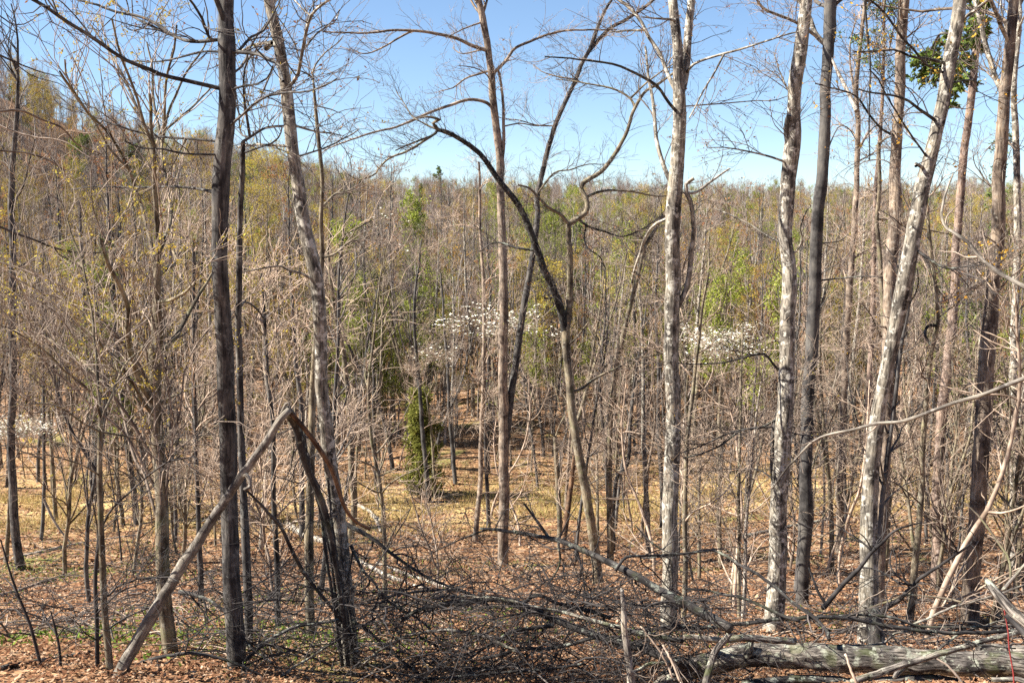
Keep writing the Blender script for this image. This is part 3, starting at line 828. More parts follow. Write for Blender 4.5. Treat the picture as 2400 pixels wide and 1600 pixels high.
# big pale double-topped tree
hero('double_topped_tree', 'stout pale mottled trunk splitting into two stems at the top, right of centre', 'tree',
     D([(1543, -10, 20.6), (1547, 50, 22.4), (1553, 110, 23.2), (1558, 180, 25.8), (1563, 230, 29.2), (1562, 300, 30.1), (1556, 380, 32.7), (1551, 460, 35.3), (1548, 550, 35.3), (1550, 650, 34.4), (1546, 750, 34.4), (1545, 850, 34.4), (1545, 950, 35.3), (1541, 1100, 36.1), (1538, 1250, 37.0), (1534, 1445, 40.4)]),
     'bark_pale', 'twig_grey', [
         (D([(1568, 235), (1574, 170), (1580, 90), (1590, 0), (1598, -70), (1604, -200)]), 20, 16, 0.6),
         (D([(1568, 720), (1578, 660), (1590, 580), (1597, 530), (1592, 470), (1580, 430), (1600, 410)]), 14, 9, -0.3),
         (C('b', [(2040, 700), (2000, 620), (1940, 530), (1850, 470), (1700, 400), (1550, 370), (1400, 350), (1245, 345)]), 8, 3, -1.2, 'bark_wet'),
         (C('b', [(2005, 1200), (1970, 1000), (1930, 850), (1910, 650), (1880, 500), (1860, 380), (1850, 300)]), 12, 5, 0.9),
         (C('b', [(2045, 600), (2020, 500), (1990, 430), (1950, 330), (1880, 230), (1820, 120), (1750, 40), (1690, 0), (1600, -60)]), 10, 7, 0.7),
         (C('b', [(2060, 125), (2020, 120), (1930, 105), (1830, 95)]), 7, 3, -0.6),
         (C('b', [(1840, 200), (1750, 185), (1650, 180)]), 6, 3, 0.3),
         (C('c', [(0, 435), (60, 400), (120, 370), (250, 330), (400, 290), (560, 235), (700, 200)]), 7, 3, -1.2),
         (C('c', [(270, 325), (200, 440), (130, 560), (70, 680), (40, 740)]), 5, 3, -0.3),
         (C('c', [(20, 630), (200, 640), (400, 630), (540, 635), (660, 610)]), 4, 2, 0.8),
         (C('c', [(20, 1180), (80, 1180), (160, 1120), (230, 1070), (285, 1035)]), 8, 4, 0.6, 'dead'),
         (C('e', [(1990, 20), (1950, 50), (1880, 110), (1840, 200), (1800, 330), (1780, 420)]), 8, 6, 0.8),
     ], H=16, seed=23, d2=2.0, d3=4.0, d4=3.2, leaf='leaf_red', leaves=500, leaf_size=(0.010, 0.022), l2=(0.5, 1.6))

# pale tree with a broken stub
hero('broken_stub_tree', 'pale trunk with a snapped dark stub high up, left of the smooth dark trunk', 'tree',
     D([(1850, -10, 25), (1844, 50, 28), (1838, 120, 30), (1830, 190, 31), (1824, 250, 30), (1820, 300, 34), (1812, 370, 35), (1808, 440, 34), (1805, 540, 32), (1810, 620, 33), (1808, 720, 34), (1805, 830, 36), (1800, 950, 38), (1793, 1090, 39), (1786, 1250, 42), (1776, 1450, 48)]),
     'bark_pale', 'twig_grey', [
         (D([(1812, 350), (1808, 310), (1808, 285), (1814, 265)]), 18, 11, -0.12, 'bark_dark'),
         (C('c', [(690, 610), (640, 540), (600, 450), (560, 330)]), 5, 2, 0.7),
         (C('c', [(640, 1000), (540, 960), (420, 930), (300, 905), (160, 895)]), 6, 2, -0.8),
         (C('f', [(600, 180), (520, 140), (420, 70), (300, 10), (180, -40)]), 6, 3, 0.7),
         (C('f', [(690, 270), (730, 180), (730, 90), (760, 0), (800, -60)]), 5, 3, -0.4),
     ], H=16, seed=24, d2=3.0, d3=4.5, d4=3.2, leaf='leaf_red', leaves=350, leaf_size=(0.010, 0.022))

# slim sapling hugging it
hero('hugging_sapling', 'slim dark sapling growing tight against the trunk with the snapped stub', 'sapling',
     D([(1822, 640, 7), (1812, 690, 8), (1803, 760, 9), (1798, 830, 9), (1792, 880, 9), (1788, 940, 10), (1778, 1000, 11), (1776, 1090, 12), (1786, 1200, 13), (1790, 1300, 14), (1788, 1420, 16)]),
     'bark_smooth', 'twig_dark', [
         (C('f', [(590, 985), (560, 930), (500, 860), (400, 880), (250, 915), (100, 925), (0, 925), (-100, 915)]), 6, 2, -0.8, 'bark_wet'),
         (C('f', [(650, 450), (610, 330), (605, 200), (560, 120)]), 5, 2, 0.5),
         (C('f', [(570, 1260), (480, 1310), (350, 1330), (240, 1410), (120, 1460), (0, 1480)]), 5, 3, -0.9, 'bark_wet'),
         (C('f', [(590, 1260), (660, 1340), (760, 1360), (850, 1360)]), 4, 2, -0.5),
         (C('i', [(560, 0), (420, 10), (290, 40), (160, 100), (0, 160), (-120, 190)]), 5, 2, -0.9),
         (C('i', [(575, 310), (470, 265), (350, 260), (200, 255)]), 4, 2, 0.6),
     ], H=None, Y=on_ground(1815, 1470)[1] - 0.45, seed=25, d2=3.5, d3=4, d4=3)

# smooth dark trunk
hero('smooth_dark_tree', 'smooth dark grey trunk, curved and forked near the top with a broken limb hanging', 'tree',
     D([(1908, -10, 26), (1906, 50, 26), (1902, 110, 25), (1897, 180, 24), (1897, 250, 24), (1893, 330, 25), (1886, 410, 27), (1880, 480, 27), (1876, 570, 27), (1873, 660, 28), (1868, 730, 28), (1862, 820, 29), (1858, 920, 28), (1853, 1030, 29), (1850, 1120, 29), (1852, 1190, 32), (1846, 1270, 30), (1841, 1390, 30)]),
     'bark_smooth', 'twig_grey', [
         (C('c', [(850, 270), (820, 220), (790, 150), (760, 70), (720, 20), (690, -30)]), 13, 11, 0.5, 'bark_pale'),
         (C('c', [(835, 245), (760, 180), (680, 130), (580, 90), (500, 55), (460, 0), (440, -40)]), 8, 5, -0.8, 'bark_pale'),
         (C('c', [(870, 60), (830, 20), (800, -30)]), 9, 8, 0.4),
         (C('c', [(925, 380), (925, 200), (920, 60), (915, -60)]), 13, 12, 0.5, 'bark_wet'),
         (C('c', [(820, 1000), (900, 890), (960, 770), (1020, 790), (1060, 850)]), 4, 2, 0.7),
         (C('f', [(870, 180), (950, 170), (1010, 130)]), 4, 2, 0.6),
         (C('f', [(850, 410), (1000, 395), (1120, 390), (1280, 400)]), 5, 2, -0.6, 'bark_wet'),
     ], H=15, seed=26, d2=2.5, d3=4, d4=3, leaf='leaf_red', leaves=200)
hb = MB()
pp = [at(u, v, on_ground(1880, 1418)[1] - 0.25 * i) for i, (u, v) in enumerate(C('c', [(905, 340), (940, 420), (985, 510), (1030, 600), (1065, 680)]))]
hb.tubes(resample(np.array(pp), 30), np.interp(np.linspace(0, 1, 30), [0, 0.6, 1], [0.022, 0.036, 0.040]), 10, cap=True, rough=0.15)
tag(hb.build('hanging_dead_limb', 'dead'), 'pale broken dead limb hanging against the sky from the smooth dark trunk', 'branch')

# thin straight one
hero('thin_straight_tree', 'thin straight pale-brown tree between the smooth dark trunk and the leaning scarred tree', 'tree',
     D([(1990, -10, 8), (1978, 100, 9), (1968, 200, 10), (1970, 320, 12), (1968, 420, 12), (1962, 500, 13), (1953, 620, 14), (1948, 720, 15), (1940, 850, 16), (1936, 980, 17), (1932, 1100, 18), (1927, 1270, 20)]),
     'bark_brown', 'twig_pale', [
         (C('c', [(1075, 900), (1050, 820), (990, 770), (920, 765)]), 5, 2, 0.8),
         (C('c', [(1070, 950), (1100, 880), (1150, 800), (1250, 730)]), 5, 2, -0.7),
         (C('c', [(1080, 700), (1060, 600), (1040, 500), (1020, 300), (1060, 100)]), 6, 3, 0.6),
         (C('c', [(1070, 1000), (1180, 930), (1240, 850), (1280, 820)]), 4, 2, 0.6),
         (C('f', [(1050, 280), (1120, 230), (1200, 200), (1300, 180)]), 5, 2, 0.6),
     ], H=15, seed=27, d2=4.5, d3=4, d4=3, leaf='leaf_red', leaves=600, leaf_size=(0.010, 0.022), shoots=(16, 0.35, 0.98, (0.8, 2.4), (40, 80), 0.2))

hero('stout_brown_tree', 'upright brown-barked tree standing behind the leaning scarred tree', 'tree',
     D([(2077, -10, 22), (2074, 80, 22), (2070, 160, 22), (2065, 250, 22), (2061, 350, 24), (2056, 450, 26), (2051, 550, 28), (2046, 650, 28), (2042, 780, 28), (2036, 920, 28), (2030, 1080, 29), (2024, 1230, 30), (2018, 1395, 32)]),
     'bark_brown', 'twig_grey', [
         (C('c', [(1310, 830), (1220, 790), (1140, 700), (1060, 590), (930, 545), (800, 515)]), 6, 3, -0.8, 'bark_wet'),
         (C('c', [(1330, 700), (1400, 830), (1460, 900)]), 5, 3, -0.7),
         (C('c', [(1340, 330), (1250, 300), (1150, 320), (1060, 310)]), 6, 3, 0.7),
         (C('f', [(1310, 40), (1240, 30), (1200, 0)]), 5, 3, 0.4),
     ], H=16, seed=28, d2=3.5, d3=4, d4=3, leaf='leaf_orange', leaves=350, leaf_size=(0.014, 0.03), shoots=(10, 0.4, 0.95, (0.8, 2.4), (45, 80), 0.1))

hero('leaning_scarred_tree', 'big trunk leaning right with scarred patchy bark and orange tufts, near the right edge', 'tree',
     D([(2204, -10, 27), (2196, 60, 29), (2184, 130, 30), (2168, 230, 29), (2150, 310, 29), (2135, 370, 31), (2115, 440, 34), (2100, 510, 34), (2085, 600, 36), (2065, 700, 36), (2045, 800, 32), (2030, 880, 31), (2015, 950, 33), (2003, 1040, 35), (1996, 1150, 38), (1993, 1290, 42), (1990, 1485, 50)]),
     'bark_pale', 'twig_dark', [
         (C('c', [(1570, 400), (1500, 360), (1400, 350), (1300, 310), (1200, 318), (1100, 325)]), 8, 3, -0.6, 'bark_wet'),
         (C('c', [(1520, 740), (1450, 670), (1350, 610), (1200, 590), (1070, 580)]), 8, 3, -0.8, 'bark_wet'),
         (C('c', [(1640, 200), (1580, 210), (1520, 310)]), 6, 4, 0.4, 'bark_wet'),
         (C('c', [(1650, 500), (1700, 495), (1760, 490), (1840, 520)]), 7, 3, 0.6, 'bark_wet'),
         (C('c', [(1590, 440), (1500, 400), (1420, 310), (1330, 220), (1250, 100), (1140, 0), (1080, -50)]), 6, 4, -0.9, 'bark_wet'),
         (C('c', [(1450, 980), (1380, 800), (1280, 640), (1200, 490), (1150, 440)]), 5, 3, -0.8, 'bark_wet'),
         (C('c', [(1470, 1010), (1430, 1010), (1425, 1030)]), 9, 7, -0.2, 'bark_pale'),
         (C('c', [(1600, 660), (1700, 665), (1780, 670)]), 4, 2, 0.5),
         (C('f', [(1410, 230), (1500, 270), (1600, 330), (1720, 320), (1830, 300)]), 7, 3, -0.7, 'bark_wet'),
     ], H=15, seed=29, d2=2.6, d3=4, d4=3, leaf='leaf_orange', leaves=450, leaf_size=(0.014, 0.03))

hero('slim_grey_companion', 'slim grey stem close behind the leaning scarred tree', 'tree',
     D([(2020, 330, 8), (2022, 420, 9), (2016, 500, 9), (2020, 600, 10), (2030, 720, 11), (2034, 850, 12), (2033, 980, 13), (2038, 1080, 14), (2038, 1200, 15), (2030, 1330, 17)]),
     'bark_tan', 'twig_grey', [
         (C('c', [(1205, 890), (1240, 850), (1280, 830)]), 6, 3, 0.4),
         (C('c', [(1200, 1330), (1300, 1350), (1400, 1390), (1520, 1410), (1680, 1450)]), 6, 3, 0.7),
         (C('f', [(1235, 780), (1200, 730), (1160, 640), (1100, 560)]), 5, 2, -0.6),
     ], H=None, seed=30, d2=4, d3=4, d4=3, shoots=(8, 0.3, 0.95, (0.6, 2), (45, 80), 0.15))

hero('twisted_yellowish_tree', 'slim twisted tree with yellowish bark in front of the red-barked pine', 'tree',
     [(2160, 400, 5), (2172, 480, 6), (2176, 540, 8), (2186, 620, 9), (2196, 700, 10), (2198, 760, 11), (2184, 840, 11), (2172, 930, 12), (2164, 1050, 13), (2158, 1170, 14), (2146, 1310, 16), (2134, 1460, 19)],
     'bark_tan', 'twig_pale', [
         (C('f', [(1560, 680), (1500, 690), (1480, 740), (1520, 800)]), 8, 6, -0.3, 'bark_wet'),
         (C('f', [(1565, 660), (1640, 580), (1740, 500), (1850, 420), (2000, 300), (2091, 230)]), 5, 2, 0.8),
         (C('f', [(1540, 560), (1500, 420), (1510, 300), (1490, 200)]), 4, 2, 0.6),
         (C('i', [(1470, 480), (1380, 400), (1280, 330), (1160, 290)]), 4, 2, -0.6),
     ], H=None, seed=31, d2=4, d3=4, d4=3, shoots=(10, 0.3, 0.95, (0.6, 2), (45, 80), 0.15))

hero('red_barked_pine', 'slim pine with reddish plated bark, second tall trunk from the right edge', 'pine tree',
     D([(2262, -10, 14), (2250, 80, 15), (2240, 160, 16), (2228, 250, 17), (2215, 350, 17), (2207, 450, 18), (2200, 540, 18), (2190, 680, 20), (2176, 820, 21), (2165, 950, 23), (2157, 1100, 24), (2152, 1240, 25), (2150, 1350, 27)]),
     'bark_pine', 'twig_dark', [
         (C('c', [(1780, 420), (1720, 390), (1670, 350)]), 6, 3, -0.6, 'bark_wet'),
         (C('c', [(1740, 590), (1700, 540), (1660, 500)]), 4, 2, 0.5),
         (C('c', [(1810, 220), (1750, 230), (1690, 225)]), 4, 2, -0.4),
     ], H=17, seed=32, d2=3, d3=4, d4=5, leaf='needle', leaves=2500, leaf_size=(0.05, 0.09), top_branches=22)

hero('right_edge_tree', 'tall clean pale-brown trunk close to the right edge, rising from fallen branches', 'tree',
     D([(2327, -10, 21), (2322, 60, 22), (2314, 150, 24), (2305, 240, 25), (2298, 330, 27), (2292, 430, 28), (2288, 520, 29), (2283, 620, 30), (2276, 740, 33), (2266, 850, 35), (2256, 980, 36), (2250, 1100, 37), (2240, 1230, 38), (2226, 1430, 43)]),
     'bark_brown', 'twig_grey', [
         (C('c', [(1945, 570), (1925, 500), (1900, 430), (1850, 250), (1820, 120), (1790, 0), (1770, -60)]), 13, 9, 0.6, 'bark_pale'),
         (C('c', [(1970, 250), (1950, 160), (1930, 100), (1890, 0), (1870, -50)]), 10, 8, -0.5, 'bark_pale'),
         (C('c', [(1920, 540), (1870, 440), (1800, 370)]), 5, 3, 0.6),
         (C('c', [(1990, 850), (2030, 910), (2060, 940)]), 5, 3, -0.3),
     ], H=16, seed=33, d2=3, d3=4, d4=3, leaf='leaf_red', leaves=200, shoots=(5, 0.4, 0.95, (0.8, 2.4), (45, 80), 0.1))

hero('right_edge_slim_tree', 'slimmer pale trunk last at the right edge, behind the tall clean trunk', 'tree',
     [(2390, 60, 10), (2378, 160, 12), (2376, 240, 13), (2382, 330, 15), (2384, 420, 15), (2386, 520, 16), (2384, 640, 16), (2380, 760, 17), (2376, 900, 18), (2378, 1050, 19), (2374, 1200, 20), (2376, 1360, 24)],
     'bark_pale', 'twig_grey', [], H=15, seed=34, d2=4, d3=4, d4=3, shoots=(12, 0.3, 0.95, (0.8, 2.6), (45, 80), 0.1))

# mid-ground traced trees
MID = 'middle-distance trees by the valley floor'
mids = [
    ('slim_midground_tree', 'slim straight grey tree just left of the twin trunks', [(1122, 380, 5), (1124, 450, 6), (1126, 520, 7), (1130, 620, 8), (1133, 730, 9), (1134, 883, 10), (1130, 1000, 11), (1126, 1120, 12), (1116, 1268, 14)], 'bark_brown', 41, 12),
    ('leaning_midground_tree', 'slim dark tree leaning right toward the stout double-topped trunk', [(1556, 505, 7), (1540, 530, 8), (1512, 580, 9), (1495, 640, 10), (1478, 710, 11), (1460, 787, 12), (1444, 880, 13), (1432, 970, 14), (1427, 1100, 15), (1428, 1200, 16), (1430, 1318, 18)], 'bark_tan', 42, 12),
    ('bent_midground_tree', 'thin crooked tree in front of the green cedar', [(988, 560, 3), (982, 620, 5), (974, 670, 6), (970, 740, 7), (976, 830, 8), (983, 900, 9), (990, 1000, 10), (998, 1090, 11), (1006, 1175, 13)], 'bark_smooth', 43, 10),
    ('straight_midground_tree', 'thin straight tree just right of the green cedar', [(1034, 640, 4), (1040, 740, 5), (1047, 840, 7), (1052, 930, 8), (1058, 1020, 9), (1067, 1135, 11)], 'bark_smooth', 44, 10),
    ('grey_midground_tree', 'grey tree with a knobbly trunk right of the leaning pale trunk', [(770, 560, 7), (772, 620, 8), (778, 690, 9), (792, 760, 10), (808, 840, 12), (814, 920, 12), (818, 1010, 13), (824, 1100, 14), (830, 1180, 15), (822, 1262, 17)], 'bark_tan', 45, 12),
    ('pale_stem_sapling', 'whitish slender sapling left of the trunk with the snapped stub', [(1790, 860, 3), (1776, 950, 5), (1768, 1023, 6), (1758, 1130, 7), (1750, 1230, 8), (1745, 1340, 9), (1741, 1455, 10)], 'dead', 46, 8),
    ('tan_pole_tree', 'slim tan tree just right of the stout double-topped trunk', [(1660, 640, 5), (1640, 760, 7), (1628, 870, 8), (1622, 940, 9), (1612, 1030, 10), (1608, 1150, 11), (1606, 1300, 12), (1602, 1465, 14)], 'bark_tan', 47, 12),
    ('slim_tan_sapling', 'straight tan sapling beside the whitish sapling', [(1742, 760, 4), (1738, 880, 6), (1735, 1000, 7), (1732, 1120, 8), (1733, 1260, 9), (1733, 1452, 11)], 'bark_tan', 48, 10),
    ('knobby_dark_tree', 'dark thin stem right of the tall dark trunk, below the bent pole', [(612, 640, 4), (618, 740, 7), (622, 820, 8), (628, 900, 9), (634, 960, 10), (640, 1060, 11), (642, 1180, 12), (648, 1330, 14), (652, 1480, 16)], 'bark_dark', 49, 12),
    ('curved_sapling_tree', 'curved sapling with snapped pale top right of the tall dark trunk', [(600, 735, 8), (614, 760, 9), (618, 800, 9), (622, 860, 10), (632, 930, 11), (640, 990, 11), (632, 1060, 11), (622, 1150, 12), (612, 1290, 13)], 'dead', 50, 12),
    ('rust_barked_snag', 'leaning rust-brown dead snag behind the wide-forked tree', [(1347, 1060, 7), (1341, 1110, 11), (1332, 1170, 13), (1322, 1250, 14), (1316, 1300, 15)], 'rot', 51, 3),
    ('dark_bent_sapling', 'dark bent sapling rising between the leaning slim tree and double-topped trunk', [(1486, 920, 5), (1478, 1000, 8), (1472, 1085, 9), (1446, 1120, 10), (1438, 1180, 10), (1436, 1300, 11)], 'bark_dark', 52, 6),
    ('edge_stem_tree', 'mossy thin tree at the right edge below the crossing branch', [(2350, 900, 6), (2372, 960, 9), (2392, 1020, 10), (2396, 1130, 12), (2388, 1250, 14), (2380, 1400, 16)], 'bark_tan', 53, 6),
    ('left_thicket_tree', 'grey slim tree between the left-edge trunk and the three-way forked tree', [(186, 470, 5), (190, 560, 7), (196, 700, 9), (202, 820, 10), (212, 930, 11), (222, 1040, 12), (226, 1180, 13)], 'bark_smooth', 54, 14),
    ('thicket_stem_tree', 'dark upright stem left of the tall dark trunk, behind the fan-shaped tree', [(452, 560, 6), (454, 700, 8), (456, 850, 9), (458, 1000, 10), (462, 1150, 11), (470, 1340, 13), (474, 1420, 14)], 'bark_dark', 55, 12),
    ('leaning_bleached_stem', 'bleached dead stem leaning left on the far side of the valley floor at left', [(104, 1172, 7), (122, 1210, 6), (140, 1240, 5), (166, 1275, 5)], 'dead', 56, 0),
]
for nm, lb, pts, bk, sd, ns in mids:
    hero(nm, lb, 'sapling' if 'sapling' in nm else ('snag' if 'snag' in nm or 'bleached' in nm else 'tree'), pts, bk, 'twig_pale' if sd % 2 else 'twig_grey', [], None, seed=sd, k=9, d2=4.5, d3=4.5, d4=2.5,
         shoots=(ns, 0.3, 0.98, (0.8, 2.6), (35, 80), 0.2) if ns else None, tiny=0.0032, leaf='leaf_red' if sd % 3 == 0 else 'leaf_yellow', leaves=120, leaf_size=(0.010, 0.022))

# ------------------------------------------------------------------ fallen wood in the foreground
def piece(name, label, cat, pts, Y0, Y1, bark, twig=None, seed=1, group=None, d2=0, d3=4, d4=3, l2=(0.4, 1.2), up=0.0, k=12, cap=True, rough=0.10, wob=0.2, sides=(), on=None, tiny=0.0022, l3=(0.15, 0.5), r2=0.009):
    """a lying or hanging piece of wood: photo points with widths, depth running from Y0 to Y1"""
    rng = np.random.default_rng(seed)
    n = len(pts)
    def path(pts, Y0, Y1):
        Q, S = [], []
        for j, (u, v, w) in enumerate(pts):
            Y = Y0 + (Y1 - Y0) * j / max(1, len(pts) - 1)
            Q.append(at(u, v, Y)); S.append(metre(Y, w) / 2)
        Q, S = np.array(Q), np.array(S)
        L = np.linalg.norm(np.diff(Q, axis=0), axis=1).sum()
        m = max(12, int(L / 0.06))
        return resample(Q, m, S)
    P, R = path(pts, Y0, Y1)
    P = P + np.cumsum(rng.normal(size=P.shape) * 0.0035, axis=0)
    mb = MB(); mb.tubes(P, R, k, cap=cap, rough=rough, seed=seed)
    if not d2 and not sides:
        return tag(mb.build(name, bark), label, cat, group)
    g = float(ground(P[0][0], P[0][1]))
    root = empty(name, (P[0][0], P[0][1], g), label, cat, group)
    mb.build('stem', bark, root)
    main = [(P, R[0], R[-1])]
    for sd in sides:
        sp, a, b = sd[:3]
        Q, S = path(sp, a, b)
        i = np.argmin(np.linalg.norm(P - Q[0], axis=1))
        b_ = MB(); b_.tubes(Q, S, 8, rough=0.07, seed=seed + 3, cap=True); b_.build('branch', sd[3] if len(sd) > 3 else bark, root)
        main.append((Q, S[0], S[-1]))
    if d2:
        A, AR = stack(main, 16)
        Lm = np.linalg.norm(np.diff(A, axis=1), axis=2).sum()
        tw = MB()
        P2, R2 = sprout(A, AR, max(3, int(Lm * d2)), rng, 0.0, 1.0, l2, (30, 80), up=up, wob=wob, n=9, r0=r2, r1=0.003, rel=0.6)
        tw.tubes(P2, R2, 4)
        P3, R3 = sprout(P2, R2, int(np.linalg.norm(np.diff(P2, axis=1), axis=2).sum() * d3), rng, 0.1, 1.0, l3, (35, 75), up=up * 0.5, wob=wob * 1.2, n=6, r0=0.0045, r1=tiny, rel=0.7)
        tw.tubes(P3, R3, 3)
        P4, R4 = sprout(P3, R3, int(np.linalg.norm(np.diff(P3, axis=1), axis=2).sum() * d4), rng, 0.1, 1.0, (0.06, 0.22), (35, 70), wob=wob, n=4, r0=0.003, r1=tiny * 0.85, rel=0.8)
        tw.tubes(P4, R4, 3)
        tw.build('twigs', twig or bark, root, 'stuff')
    return root

def W(pts, w0, w1):
    n = len(pts)
    return [(p[0], p[1], w0 + (w1 - w0) * i / (n - 1)) for i, p in enumerate(pts)]
_Z = 450 / 2352.0
def Zr(pts): return [(1500 + p[0] * _Z, 1300 + p[1] * _Z) + tuple(p[2:3]) for p in pts]
def Zq(pts): return [(1950 + p[0] * _Z, 1300 + p[1] * _Z) + tuple(p[2:3]) for p in pts]

# the fallen tree whose trunk crosses the lower right corner
piece('weathered_log', 'big weathered fallen log lying along the lower right corner', 'log',
      Zr([(250, 1640, 46), (500, 1440, 48), (800, 1340, 50), (1100, 1260, 52), (1500, 1230, 56), (1900, 1240, 60), (2352, 1270, 62)]) + Zq([(400, 1290, 62), (900, 1330, 60), (1400, 1350, 60), (2000, 1360, 62), (2500, 1400, 64)]),
      9.6, 9.0, 'bark_log', seed=61, k=26, rough=0.24, sides=[(Zr([(1300, 1240, 26), (1330, 1170, 24), (1350, 1110, 17), (1380, 1050, 6)]), 9.35, 9.3), (Zq([(900, 1330, 20), (820, 1420, 16), (760, 1500, 9)]), 9.05, 8.9)])
piece('fallen_limb', 'dark lichen-spotted limb arching down leftward from the big fallen log', 'branch',
      W(Zr([(650, 1345), (350, 1240), (150, 1170), (0, 1120)]) + C('h', [(1700, 1320), (1500, 1260), (1300, 1180), (1100, 1090), (960, 1062), (850, 1070), (700, 1090), (500, 1130), (380, 1200)]), 26, 9),
      9.4, 10.3, 'bark_wet', 'twig_black', seed=62, d2=5.0, d3=6, d4=4, wob=0.28, up=0.1, sides=[
          (W(C('h', [(1300, 1215), (1150, 1235), (1050, 1250), (950, 1310), (850, 1370), (760, 1440)]), 12, 5), 9.7, 9.2),
          (W(C('h', [(700, 1095), (850, 1060), (700, 1000), (450, 1010), (280, 1040), (150, 1065)]), 8, 4), 10.1, 10.6),
          (W(C('h', [(1100, 1090), (1200, 1030), (1330, 1080), (1500, 1120), (1650, 1170)]), 9, 10), 9.8, 9.9)])
piece('arched_fallen_branch', 'long mottled grey branch arching over the brush pile, ending in a lichen-crusted elbow', 'branch',
      W(C('h', [(850, 620), (980, 640), (1100, 660), (1200, 680), (1300, 700), (1400, 740), (1500, 790), (1600, 840), (1700, 890), (1800, 940), (1900, 1010), (2000, 1065), (2091, 1110)]) + Zr([(400, 590), (700, 740), (900, 850), (1090, 960)]), 7, 26) ,
      10.2, 8.6, 'bark_wet', 'twig_black', seed=63, d2=5.0, d3=6, d4=4, wob=0.28, up=-0.1, sides=[
          (W(C('h', [(1280, 690), (1230, 620), (1180, 550), (1120, 470)]), 8, 5), 9.9, 9.9),
          (W(C('h', [(1680, 880), (1740, 800), (1830, 790), (1960, 785), (2091, 775), (2250, 760)]), 8, 4), 9.3, 9.8),
          (W(C('h', [(1960, 750), (1880, 690), (1800, 600)]), 5, 3), 9.6, 9.8),
          (W(C('h', [(1330, 710), (1340, 820), (1310, 900), (1250, 980)]), 6, 3), 9.7, 9.6),
          (W(C('h', [(900, 625), (750, 680), (620, 740), (520, 790)]), 5, 2), 10.2, 10.6),
          (Zr([(1100, 960, 15), (1000, 1080, 16), (920, 1180, 17), (880, 1290, 16), (850, 1400, 18), (800, 1600, 20)]), 8.6, 8.4, 'bark_log')])
piece('thick_fallen_bough', 'thick grey bough lying on top of the big fallen log', 'branch',
      Zr([(540, 1000, 13), (800, 1020, 14), (1000, 1035, 14), (1250, 1010, 17), (1450, 1030, 17), (1700, 1070, 17), (1900, 1080, 16)]), 8.9, 9.1, 'bark_log', seed=64, k=14)
piece('long_lying_branch', 'long thin grey branch lying level above the big fallen log', 'branch',
      W(Zr([(250, 880), (600, 890), (900, 890), (1200, 870), (1500, 830), (1800, 810), (2100, 800), (2352, 800)]) + Zq([(200, 830), (500, 880), (800, 920), (1200, 985), (1700, 1000), (2300, 990)]), 10, 9),
      9.6, 9.3, 'bark_wet', 'twig_dark', seed=65, d2=3, d3=4, d4=2, up=0.1, sides=[
          (W(Zq([(0, 770), (250, 730), (500, 740), (750, 765), (1000, 855), (1200, 880), (1700, 880), (2300, 860)]), 8, 5), 9.7, 9.5)])
piece('slanting_branch', 'slanting grey branch crossing in front of the trunk with the snapped stub', 'branch',
      W(C('i', [(-260, 800), (-120, 790), (0, 775), (150, 745), (250, 775), (350, 840), (450, 890), (560, 970), (650, 1050), (780, 1140), (880, 1230), (900, 1290)]), 4, 10), 10.4, 9.2, 'bark_wet', 'twig_dark', seed=66, d2=3, d3=4, d4=2, sides=[
          (W(C('i', [(20, 990), (150, 1000), (240, 1025), (340, 1040), (450, 1080), (600, 1150), (720, 1190)]), 6, 9), 9.9, 9.4)])
piece('diagonal_pole_log', 'slim pale pole lying diagonally across the big fallen log', 'log',
      W(Zq([(250, 1560), (500, 1470), (800, 1350), (1100, 1250), (1300, 1170), (1500, 1110), (1650, 1080), (1850, 1000), (2100, 920), (2352, 860)]), 17, 12), 8.4, 8.9, 'bark_log', seed=67, k=14)
piece('thin_diagonal_branch', 'thin grey branch rising rightward above the diagonal pole', 'branch',
      W(Zq([(930, 890), (1200, 760), (1450, 650), (1700, 580), (1950, 510), (2200, 430), (2400, 360)]), 6, 5), 9.6, 9.3, 'bark_log', 'twig_grey', seed=68, d2=4, d3=4, d4=2)
piece('shadowed_log', 'dark log half hidden under the big fallen log at the bottom edge', 'log',
      W(Zr([(1250, 1600), (1600, 1560), (2000, 1540), (2352, 1560)]) + Zq([(300, 1600), (700, 1560), (1100, 1540), (1600, 1610)]), 20, 26), 9.3, 9.1, 'bark_wet', seed=69, k=14)
piece('splintered_stub', 'bleached upright stub with splintered top standing in the brush pile', 'snag',
      [(1456, 1378, 4), (1459, 1388, 10), (1462, 1420, 13), (1465, 1460, 14), (1470, 1520, 17), (1475, 1570, 20), (1480, 1640, 22)], 8.9, 8.7, 'dead', seed=70, k=12, rough=0.22)
piece('near_broken_limb', 'close torn limb poking in from the lower right edge, orange at the break', 'branch',
      [(2312, 1358, 9), (2322, 1372, 19), (2340, 1395, 22), (2370, 1425, 26), (2410, 1465, 30), (2470, 1520, 30)], 5.0, 4.6, 'bark_log', 'twig_grey', seed=71, rough=0.25, sides=[
          (W(C('i', [(2000, 980), (2010, 900), (1995, 800), (1940, 720), (1870, 620), (1800, 530), (1720, 460)]), 6.5, 3), 4.9, 5.3, 'bark_tan'),
          (W(C('i', [(1960, 1000), (2020, 930), (2091, 850), (2160, 800)]), 9, 7), 4.9, 4.9, 'bark_log'),
          ([(2330, 1384, 23), (2345, 1400, 24), (2362, 1418, 26)], 4.955, 4.88, 'rot')])
piece('red_stem_shoot', 'thin bright red stem rising at the lower right corner', 'plant',
      W(C('i', [(1965, 1050), (1980, 1150), (2000, 1280), (2020, 1430), (2040, 1620)]), 2.6, 4), 7.6, 7.4, 'twig_red', seed=72, k=8, rough=0.02)

